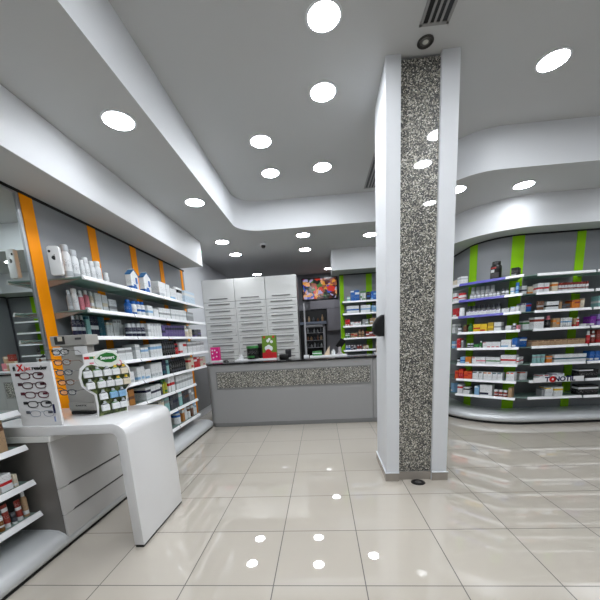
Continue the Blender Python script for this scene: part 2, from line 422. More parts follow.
for r, z in enumerate(LZ):
    for k in range(4 if r < 5 else 3):
        y0, y1 = LJ[k]+.010, LJ[k+1]-.010
        if k == 0: pts = [(XW+.012, y0+.04), (XL, y0), (XL, y1), (XW+.012, y1)]
        else: pts = [(XW+.012, y0), (XL, y0), (XL, y1), (XW+.012, y1)]
        s = shelf_board(un, pts, z, [((XL, y0), (XL, y1), M_LIP)])
        inpar(s, un)
        if k == 0:
            b = MB().prism([(XW+.012, -.014), (XL-.06, -.014), (XW+.012, -.075)], y0+.03, y0+.045, mat=Matrix(((1,0,0,0),(0,0,1,0),(0,1,0,0),(0,0,0,1))))
            b.build('bracket', pm('bracket_taupe', (.55,.51,.48), .45), s).location = (0, 0, z)
# bullnose plinth along the orange wall, running on under the desk and the front shelves
prof = [(.0, .02), (.52, .02), (.545, .05), (.55, .085), (.53, .125), (.48, .155), (.40, .165), (0, .165)]
plinth_prof = prof
inpar(MB().strip(prof, [(-2.66, 2.99), (-2.66, 5.77)], M_SILVER).build('plinth', parent=un, smooth=50), un)
inpar(MB().box(-2.66, -2.135, 2.99, 5.765, 0, .022, M_GAP).build('shadow_kick', parent=un), un)  # near-black kick: the shade under the plinth is put into its colour

# short front shelves beside the drawer cabinet
nu = empty('shelving_unit', (XW, 1.8, 0), label='short white-edged wall shelves beside the grey drawer cabinet, cut by the photo edge', category='shelving')
inpar(MB().box(-2.688, XW, .2, 2.185, .165, 3.0, M_PANELD).build('back_panel', parent=nu), nu)
for z in [1.157, .885, .60, .335]:
    inpar(shelf_board(nu, [(XW+.005, 1.36), (XL-.01, 1.36), (XL-.01, 2.183), (XW+.005, 2.183)], z, [((XL-.01, 1.36), (XL-.01, 2.183), M_LIP)]), nu)

inpar(MB().strip(plinth_prof, [(-2.66, .2), (-2.66, 2.185)], M_SILVER).build('plinth', parent=nu, smooth=50), nu)
inpar(MB().box(-2.66, -2.135, .2, 2.185, 0, .022, M_GAP).build('shadow_kick', parent=nu), nu)
# mirror over the desk
mi = empty('wall_mirror', (-2.66, 2.6, 1.04), label='tall wall mirror in a slim steel frame beside the first orange upright', category='mirror')
inpar(MB().box(-2.688, -2.662, 2.21, 2.955, 1.04, 3.0, M_MIRROR).build('glass', parent=mi), mi)
inpar(MB().box(-2.688, -2.650, 2.955, 2.985, 1.04, 3.0, M_CHROME, bev=.004).box(-2.688, -2.650, 2.2, 2.955, 2.98, 3.0, M_CHROME, bev=.003).build('frame', parent=mi), mi)

# ------------------------------------------------------------------ desk and drawer cabinet
dk = MB()
def desk_outline():
    out = [(-2.645, 1.03)] + [(x, z) for x, z in arc(-1.585, .925, .105, 90, 0, 12)] + [(-1.48, .022), (-1.558, .022)]
    inn = [(x, z) for x, z in arc(-1.603, .910, .045, 0, 90, 8)] + [(-2.645, .955)]
    return out+inn
XZ = Matrix(((1,0,0,0),(0,0,1,0),(0,1,0,0),(0,0,0,1)))
dk.prism(desk_outline(), 2.20, 2.92, M_GLOSSW, bev=.006, mat=XZ)
desk = dk.build('waterfall_desk', smooth=35, label='glossy white waterfall desk with one rounded leg panel, holding the glasses displays', category='desk')
MB().box(-1.552, -1.486, 2.205, 2.915, 0, .022, M_BLACK).build('foot', parent=desk)
cb = empty('drawer_cabinet', (-2.38, 2.58, 0), label='grey three-drawer cabinet tucked under the white waterfall desk', category='cabinet')
inpar(MB().strip(plinth_prof, [(-2.66, 2.187), (-2.66, 2.988)], M_SILVER).build('plinth', parent=cb, smooth=50), cb)
inpar(MB().box(-2.66, -2.135, 2.187, 2.988, 0, .022, M_GAP).build('shadow_kick', parent=cb), cb)
inpar(MB().box(-2.655, -2.125, 2.205, 2.98, .10, .905, M_DRAWS).build('carcass', parent=cb), cb)
inpar(MB().box(-2.655, -2.085, 2.19, 2.98, .905, .953, pm('cabinet_top', (.86,.86,.85), .3), bev=.006).build('worktop', parent=cb), cb)
for z0, z1 in ((.511, .90), (.288, .5085), (.10, .2855)):
    d = inpar(MB().box(-2.125, -2.105, 2.205, 2.98, z0, z1, M_DRAW, bev=.006).build('drawer', parent=cb), cb)
    if z0 > .2:
        MB().prism([(2.30, z0-.002), (2.98, z0-.002), (2.98, z0+.012), (2.315, z0+.012)], -2.116, -2.1035, pm('groove_shadow', (.22,.21,.21), .6), mat=Matrix(((0,0,1,0),(1,0,0,0),(0,1,0,0),(0,0,0,1)))).build('finger_pull', parent=d)

# ------------------------------------------------------------------ green-striped shelving
CX, CY, CR = 3.32, 6.32, .60
path = [(6.4, 5.72), (4.6, 5.72), (3.9, 5.72)] + arc(CX, CY, CR, 270, 180, 18) + [(2.72, 7.2), (2.72, 8.06)]
gu = empty('shelving_unit', (3.6, 5.72, 0), label='grey curved wall shelving with lime green uprights past the pillar', category='shelving')
inpar(MB().strip([(0, .17), (0, H_BOX-.02), (-.03, H_BOX-.02), (-.03, .17)], path[::-1], M_PANEL).build('back_panel', parent=gu, smooth=40), gu)
inpar(MB().strip([(.02, H_BOX-.022), (.02, H_BOX-.001), (-.03, H_BOX-.001), (-.03, H_BOX-.022)], path[::-1], M_GAP).build('top_trim', parent=gu, smooth=40), gu)
for a, b in ((205, 194), (None, None)):
    pass
def upright_arc(a0, a1):
    p = arc(CX, CY, CR, a0, a1, 6)
    inpar(MB().strip([(.0, .17), (.010, .17), (.010, H_BOX-.022), (.0, H_BOX-.022)], p, M_LIME).build('upright', parent=gu, smooth=40), gu)
upright_arc(186, 203)
upright_arc(253, 270)
inpar(MB().box(4.115, 4.245, 5.709, 5.722, .17, H_BOX-.022, M_LIME, bev=.002).build('upright', parent=gu), gu)
inpar(MB().box(2.709, 2.722, 6.98, 7.12, .17, H_BOX-.022, M_LIME, bev=.002).build('upright', parent=gu), gu)
P2, Q2 = (2.405, 5.875), (3.075, 5.245)
wallarc = arc(CX, CY, CR+.006, 264, 192, 10)
for r, z in enumerate(RZ):
    if r < 3:
        v = [P2[0]+(Q2[0]-P2[0])*.74, P2[1]+(Q2[1]-P2[1])*.74]
        lips = [(P2, v, M_PURPLE), (v, Q2, M_LIP)]
    else: lips = [(P2, Q2, M_LIP)]
    s = shelf_board(gu, [P2, Q2]+wallarc, z, lips); inpar(s, gu)
    s = shelf_board(gu, [(2.30, 6.62), (2.395, 5.885)]+[(2.70, 6.2), (2.70, 6.62)], z, [((2.30, 6.62), (2.395, 5.885), M_LIP)] if r < 3 else []); inpar(s, gu)
    s = shelf_board(gu, [(3.12, 5.36), (3.285, 5.275), (4.10, 5.275), (4.08, 5.712), (3.34, 5.714)] , z, [((3.285, 5.275), (4.10, 5.275), M_LIP)]); inpar(s, gu)
    s = shelf_board(gu, [(4.125, 5.26), (4.93, 5.26), (4.93, 5.712), (4.16, 5.712)], z, [((4.125, 5.26), (4.93, 5.26), M_LIP)]); inpar(s, gu)
prof = [(0, .035), (.44, .035), (.475, .06), (.482, .09), (.465, .125), (.42, .155), (.34, .170), (0, .175)]
inpar(MB().strip(prof, path[::-1], M_SILVER).build('plinth', parent=gu, smooth=50), gu)
inpar(MB().strip([(0, 0), (.445, 0), (.445, .036), (0, .036)], path[::-1], M_GAP).build('shadow_kick', parent=gu, smooth=40), gu)
# advertising strip on the seventh rail
sg = empty('shelf_sign', (3.71, 5.243, .735), label='white shelf-edge strip reading TONOTIL on the straight green bay', category='sign')
MB().box(-.375, .375, -.004, .004, -.042, .036, bev=.002).build('strip', M_LIP, sg)
m_nv = pm('navy_ink', (.06,.08,.30), .5); m_rd = pm('red_ink', (.80,.06,.08), .5)
lettering('T', .100, m_nv, sg, (-.170, -.005, -.002), (PI/2, 0, 0), sx=1.1, bold=.004)
lettering('O', .100, m_rd, sg, (-.088, -.005, -.002), (PI/2, 0, 0), sx=1.1, bold=.012)
lettering('NOTIL', .100, m_nv, sg, (.090, -.005, -.002), (PI/2, 0, 0), sx=1.05, bold=.004)

# narrow green unit behind the counter
fu = empty('shelving_unit', (1.5, 8.1, 0), label='narrow green-edged wall shelving behind the counter next to the pillar', category='shelving')
inpar(MB().box(.50, 2.70, 8.10, 8.16, 0, H_BOX-.02, M_PANEL).build('back_panel', parent=fu), fu)
inpar(MB().box(.50, 2.70, 8.08, 8.16, H_BOX-.02, H_BOX-.001, M_GAP).build('top_trim', parent=fu), fu)
for x0, x1 in ((.505, .60), (1.13, 1.27), (1.97, 2.10)):
    inpar(MB().box(x0, x1, 8.088, 8.102, 0, H_BOX-.022, M_LIME, bev=.002).build('upright', parent=fu), fu)
FZ = [2.35, 2.08, 1.80, 1.525, 1.245, .97]
for z in FZ:
    inpar(shelf_board(fu, [(.535, 7.64), (1.37, 7.64), (1.37, 8.085), (.535, 8.085)], z, [((.535, 7.64), (1.37, 7.64), M_LIP)]), fu)
    inpar(shelf_board(fu, [(1.385, 7.64), (2.2, 7.64), (2.2, 8.085), (1.385, 8.085)], z, [((1.385, 7.64), (2.2, 7.64), M_LIP)]), fu)

# ------------------------------------------------------------------ drawer wall behind the counter
def handle(parent, x, y, z, w):
    h = MB().tube([(-w/2, -.028, 0), (w/2, -.028, 0)], .010, seg=8).tube([(-w/2+.03, 0, 0), (-w/2+.03, -.028, 0)], .005, seg=6).tube([(w/2-.03, 0, 0), (w/2-.03, -.028, 0)], .005, seg=6)
    return h.build('handle', pm('handle_steel', (.50,.50,.50), .4, metal=.6), parent, loc=(x, y, z))
xs = [-2.690, -1.935, -1.222, -.50]
dl = ['tall white cabinet of shallow drawers against the pale grey wall, furthest from the television',
      'tall white cabinet of shallow drawers, middle of the three behind the counter',
      'tall white cabinet of shallow drawers, nearest to the television']
for k in range(3):
    x0, x1 = xs[k]+.003, xs[k+1]-.003; w = x1-x0
    c = empty('drawer_cabinet', ((x0+x1)/2, 7.55, 0), label=dl[k], category='cabinet', group='drawer cabinets behind the counter')
    MB().box(-w/2, w/2, .022, .62, 0, 3.005, M_PANELD).build('carcass', parent=c)
    d = MB().box(-w/2+.002, w/2-.002, 0, .021, 2.515, 3.005, M_CABW, bev=.003).build('door', parent=c)
    handle(d, 0, 0, 2.575, .42)
    nd = 16; hh = 2.495/nd
    for j in range(nd):
        z1 = 2.505-j*hh; z0 = z1-hh+.009
        dd = MB().box(-w/2+.03, w/2-.03, 0, .021, z0, z1, M_CABW, bev=.003).build('drawer', parent=c)
        if z1 > 1.1: handle(dd, 0, 0, (z0+z1)/2+.02, .50)
    MB().box(-w/2+.002, -w/2+.027, .002, .021, .02, 2.505, M_CABW).box(w/2-.027, w/2-.002, .002, .021, .02, 2.505, M_CABW).build('stile', parent=c)

# ------------------------------------------------------------------ counter
ct = empty('service_counter', (-.3, 6.1, 0), label='long grey service counter with a mosaic strip and dark top', category='counter')
body = arc(-2.03, 5.91, .13, 180, 270, 8) + [(.905, 5.78), (.905, 6.45), (-2.16, 6.45)]
inpar(MB().prism(body, .075, 1.175, M_CTR).build('front_panel', parent=ct, smooth=40), ct)
inpar(MB().box(.912, 1.9, 5.785, 6.45, .075, 1.165, M_CTR, bev=.004).build('end_panel', parent=ct), ct)
base = arc(-2.01, 5.90, .13, 180, 270, 8) + [(1.9, 5.77), (1.9, 6.4), (-2.14, 6.4)]
inpar(MB().prism(base, 0, .075, M_CTRD, bev=.004).build('plinth', parent=ct, smooth=40), ct)
fr = MB()  # darker border: shadow line of the recessed mosaic put into colour
for a in ((-1.965, .872, 1.035, 1.055), (-1.965, .872, .728, .748)): fr.box(a[0], a[1], 5.772, 5.785, a[2], a[3], M_CTRD)
fr.box(-1.965, -1.945, 5.772, 5.785, .748, 1.035, M_CTRD).box(.852, .872, 5.772, 5.785, .748, 1.035, M_CTRD)
inpar(fr.build('strip_shadow_line', parent=ct), ct)
inpar(MB().box(-1.945, .852, 5.7755, 5.79, .748, 1.035, M_PEB).build('mosaic_strip', parent=ct), ct)
topo = arc(-2.03, 5.90, .14, 180, 270, 8) + [(1.91, 5.76), (1.91, 6.48), (-2.17, 6.48)]
inpar(MB().prism(topo, 1.175, 1.205, M_BLKGL, bev=.004).build('countertop', parent=ct, smooth=40), ct)
inpar(MB().box(-1.99, -.30, 6.22, 6.42, 1.205, 1.245, M_LIP, bev=.004).build('riser', parent=ct), ct) if False else None

# ------------------------------------------------------------------ things on the counter
ZC = 1.205
def tray(x0, x1, y0, y1, label):
    o = MB().box(x0, x1, y0, y1, ZC, ZC+.035, M_LIP, bev=.004).build('display_tray', label=label, category='tray'); return o
tray(-1.68, -.85, 6.12, 6.32, 'low white riser under the green box and black pots on the counter')
tray(-.22, .49, 6.14, 6.36, 'low white riser on the counter in front of the glass-door cabinet')
tray(-2.165, -1.99, 6.18, 6.36, 'low white riser under the pink box at the wall end of the counter')
o = MB().box(-.085, .085, -.05, .05, 0, .26, pack_mat('R', 'PUV', 0), bev=.003).build('carton', loc=(-2.09, 6.27, ZC+.036), label='bright pink printed box at the wall end of the counter', category='box')
_M['pinkprint'] = pm('hot_pink', (.85,.12,.50), .4); o.data.materials[0] = _M['pinkprint']
for px, pz in ((-.05, .20), (.0, .20), (-.05, .14), (.03, .08), (-.04, .06), (.04, .16)):
    MB().lathe([(0, .002), (.014, .001), (.015, 0), (0, 0)], seg=14, mat=Matrix.Translation((px, -.0505, pz)) @ Matrix.Rotation(PI/2, 4, 'X')).build('white_dot', M_LIP, o)
t = empty('computer_mouse', (-1.88, 6.2, ZC), label='small black mouse beside the pink box on the counter', category='mouse')
MB().lathe([(0, .04), (.03, .035), (.05, .018), (.055, 0), (0, 0)], seg=20).build('shell', M_BLACK, t, smooth=60)
t = empty('tub', (-1.33, 6.20, ZC+.036), label='black tub with green lid rim and a second black lid behind it', category='tub')
MB().lathe([(0, 0), (.105, 0), (.115, .02), (.115, .20), (.10, .215), (0, .215)], seg=28).build('body', pack_mat('K', 'GR', 1), t, smooth=40)
MB().lathe([(.10, .205), (.118, .205), (.118, .245), (.11, .25), (0, .25)], seg=28).build('lid', plain('GR'), t, smooth=40)
t = empty('tub', (-1.19, 6.405, ZC+.0005), label='black lidded tub standing behind the green-rimmed tub on the counter', category='tub')
MB().lathe([(0, 0), (.08, 0), (.085, .02), (.085, .25), (.07, .265), (0, .265)], seg=28).build('body', plain('K'), t, smooth=40)
MB().lathe([(0, .265), (.075, .265), (.075, .315), (.07, .32), (0, .32)], seg=28).build('lid', pm('dark_lid', (.13,.13,.14), .4), t, smooth=40)
t = empty('figurine', (-1.57, 6.20, ZC+.036), label='small white ornament beside the black tubs on the counter', category='ornament')
MB().lathe([(0, 0), (.055, 0), (.05, .03), (.03, .055), (.035, .08), (0, .10)], seg=18).build('body', M_GLOSSW, t, smooth=60)
t = empty('gift_box', (-.995, 6.22, ZC+.036), label='tall green box with white blooms and red base print on the counter', category='box')
MB().box(-.135, .135, -.06, .06, 0, .43, M_LIME, bev=.004).build('box', pm('leaf_green', (.40,.54,.16), .4), t).data.materials[0] = pm('leaf_green', (.40,.54,.16), .4)
MB().box(-.136, .136, -.062, -.055, .0, .11, plain('R')).lathe([(0, .0), (.06, .0), (.05, .01), (0, .012)], plain('R'), mat=Matrix.Translation((-.02, -.062, .115)) @ Matrix.Rotation(PI/2, 4, 'X')).build('red_print', None, t)
fl = MB()
for px, pz, rr in ((-.045, .19, .045), (.02, .185, .05), (-.01, .215, .04), (-.02, .33, .03), (.01, .36, .025), (.05, .31, .028), (-.085, .40, .022), (.09, .40, .022)):
    fl.lathe([(0, .004), (rr*.7, .003), (rr, 0), (0, 0)], plain('W') if rr > .024 else plain('R'), seg=14, mat=Matrix.Translation((px, -.061, pz)) @ Matrix.Rotation(PI/2, 4, 'X'))
fl.build('flower_print', None, t)
t = empty('barcode_scanner', (-.69, 6.2, ZC), label='black desktop scanner beside the green box on the counter', category='scanner')
MB().box(-.12, .06, -.07, .07, 0, .10, bev=.015).build('base', M_BLACK, t, smooth=40)
MB().box(.0, .11, -.06, .06, .03, .19, bev=.02).build('head', pm('scanner_grey', (.12,.12,.14), .3), t, smooth=40)
t = empty('post_stand', (-.29, 6.24, ZC), label='slim upright steel pole on a white foot on the counter', category='pole')
MB().box(-.05, .05, -.05, .05, 0, .055, M_LIP, bev=.006).build('foot', parent=t)
MB().tube([(0, 0, .05), (0, 0, 1.02)], .013, seg=12).build('pole', pm('pale_steel', (.70,.70,.72), .3, metal=.3), t)
t = MB().box(-.09, .09, -.04, .04, 0, .085, pack_mat('GR', 'W', 2), bev=.002).build('carton', loc=(-.08, 6.25, ZC+.036), label='small green and white box on the riser near the steel pole', category='box')
t = MB().prism([(-.05, 0), (.06, 0), (.06, .17)], -.03, .03, pm('cream_card', (.84,.76,.66), .5), bev=.003, mat=Matrix.Rotation(PI/2, 4, 'X')).build('price_card', loc=(.10, 6.25, ZC+.036), label='cream folded card standing on the riser beside the green box', category='card')
t = empty('card_terminal', (.36, 6.3, ZC+.036), label='black tilted payment terminal on a stand by the far shelving', category='terminal')
MB().lathe([(0, 0), (.06, 0), (.06, .015), (.03, .03), (.025, .14), (0, .14)], seg=20).build('stand', pm('terminal_grey', (.68,.66,.68), .35), t, smooth=40)
MB().box(-.06, .06, -.012, .012, -.09, .10, M_BLACK, bev=.008, mat=Matrix.Translation((.02, 0, .20)) @ Matrix.Rotation(.6, 4, 'Y') @ Matrix.Rotation(.3, 4, 'X')).build('screen', parent=t)
t = MB().lathe([(0, 0), (.035, 0), (.035, .07), (.02, .09), (.02, .10), (0, .10)], plain('W'), seg=18).build('bottle', smooth=40, loc=(.23, 6.22, ZC+.036), label='tiny white bottle between the cream card and black terminal', category='bottle')

# ------------------------------------------------------------------ back room: television, glass-door cabinet, wall cupboard
tv = empty('television', (.035, 10.13, 3.025), label='wall television showing a colourful crowd scene behind the counter', category='television')
MB().box(-.54, .54, -.03, .03, -.325, .325, M_TVB, bev=.008).build('bezel', parent=tv)
MB().box(-.08, .08, .028, .060, -.1, .1, M_TVB).build('bracket', parent=tv)
def tv_mat():
    m, nt, b = nodes_of('television_picture')
    tc = N(nt, 'ShaderNodeTexCoord'); no = N(nt, 'ShaderNodeTexNoise'); no.inputs['Scale'].default_value = 5.5; no.inputs['Detail'].default_value = 3
    nt.links.new(tc.outputs['Object'], no.inputs[0])
    vo = N(nt, 'ShaderNodeTexVoronoi'); vo.inputs['Scale'].default_value = 13
    mx = N(nt, 'ShaderNodeMix', data_type='VECTOR'); mx.inputs[0].default_value = .25
    nt.links.new(tc.outputs['Object'], mx.inputs[4]); nt.links.new(no.outputs['Color'], mx.inputs[5]); nt.links.new(mx.outputs[1], vo.inputs['Vector'])
    sp = N(nt, 'ShaderNodeSeparateColor'); nt.links.new(vo.outputs['Color'], sp.inputs[0])
    cr = N(nt, 'ShaderNodeValToRGB'); cr.color_ramp.interpolation = 'CONSTANT'; nt.links.new(sp.outputs[0], cr.inputs[0])
    cols = [(.05,.06,.07), (.75,.20,.15), (.14,.28,.65), (.85,.62,.42), (.10,.14,.10), (.80,.55,.20), (.62,.60,.75), (.30,.12,.10), (.25,.42,.18), (.55,.30,.24)]
    e = cr.color_ramp.elements
    e[0].color = (*lin(cols[0]), 1); e[1].position = .1; e[1].color = (*lin(cols[1]), 1)
    for k in range(2, 10): q = cr.color_ramp.elements.new(k/10); q.color = (*lin(cols[k]), 1)
    nt.links.new(cr.outputs[0], b.inputs['Emission Color']); b.inputs['Emission Strength'].default_value = .8
    b.inputs['Base Color'].default_value = (.01, .01, .01, 1); b.inputs['Roughness'].default_value = .15
    return m
MB().box(-.505, .505, -.033, -.029, -.285, .290, tv_mat()).build('screen', parent=tv)
wc = empty('wall_cupboard', (.45, 10.2, 1.75), label='glossy grey wall cupboard under the television', category='cupboard')
inpar(MB().box(-.28, .95, 9.9, 10.19, 2.42, 2.66, pm('gloss_grey', (.58,.57,.60), .08, coat=.6), bev=.004).box(.22, .95, 9.9, 10.19, 1.77, 2.415, pm('gloss_grey', (.58,.57,.60), .08), bev=.004).build('door_panel', parent=wc), wc)
gc = empty('glass_door_cabinet', (-.2, 9.9, 0), label='dark glass-door fridge cabinet behind the counter under an open niche', category='fridge')
inpar(MB().box(-.68, .19, 10.0, 10.19, 0, 2.41, pm('niche_dark', (.10,.10,.11), .4)).build('backing', parent=gc), gc)
m_fr = pm('fridge_frame', (.66,.66,.68), .3, metal=.2)
f = MB().box(-.50, -.43, 9.86, 9.99, .2, 1.97, m_fr, bev=.004).box(.08, .15, 9.86, 9.99, .2, 1.97, m_fr, bev=.004).box(-.50, .15, 9.86, 9.99, 1.90, 1.97, m_fr, bev=.004)
inpar(f.build('door_frame', parent=gc), gc)
inpar(MB().box(-.68, .19, 9.86, 10.0, 1.985, 2.06, pm('niche_shelf', (.52,.56,.64), .3), bev=.004).build('niche_shelf', parent=gc), gc)
inpar(MB().box(-.43, .08, 9.965, 9.975, .2, 1.90, M_BLKGL).build('glass', parent=gc), gc)
for z in (1.72, 1.50, 1.28):
    inpar(MB().box(-.43, .08, 9.87, 9.962, z, z+.012, m_fr).build('wire_shelf', parent=gc), gc)
k = 0
for z, nn in ((2.062, 6), (1.734, 5), (1.514, 5), (1.294, 5)):
    for j in range(nn):
        xx = (-.60+j*.135) if z > 2 else (-.385+j*.10)
        c = ['DG', 'G', 'BR', 'DG', 'TN', 'G'][(j*2+k) % 6]; hb = .10+(.03 if k == 0 else .014)*((j*7+k*3) % 4)
        w_ = ['niche', 'upper fridge shelf', 'middle fridge shelf', 'lower fridge shelf'][k]
        o = MB().lathe([(0, 0), (.028, 0), (.03, .01), (.03, hb*.6), (.012, hb*.78), (.012, hb), (0, hb)], plain(c), seg=14).build('bottle', loc=(xx, 9.915, z+.001), smooth=40,
            label=f"{PAL[c][1]} bottle, {['first','second','third','fourth','fifth','sixth'][j]} from the drawer wall in the {w_} behind the counter", category='bottle', group='bottles in the back cabinet')
    k += 1

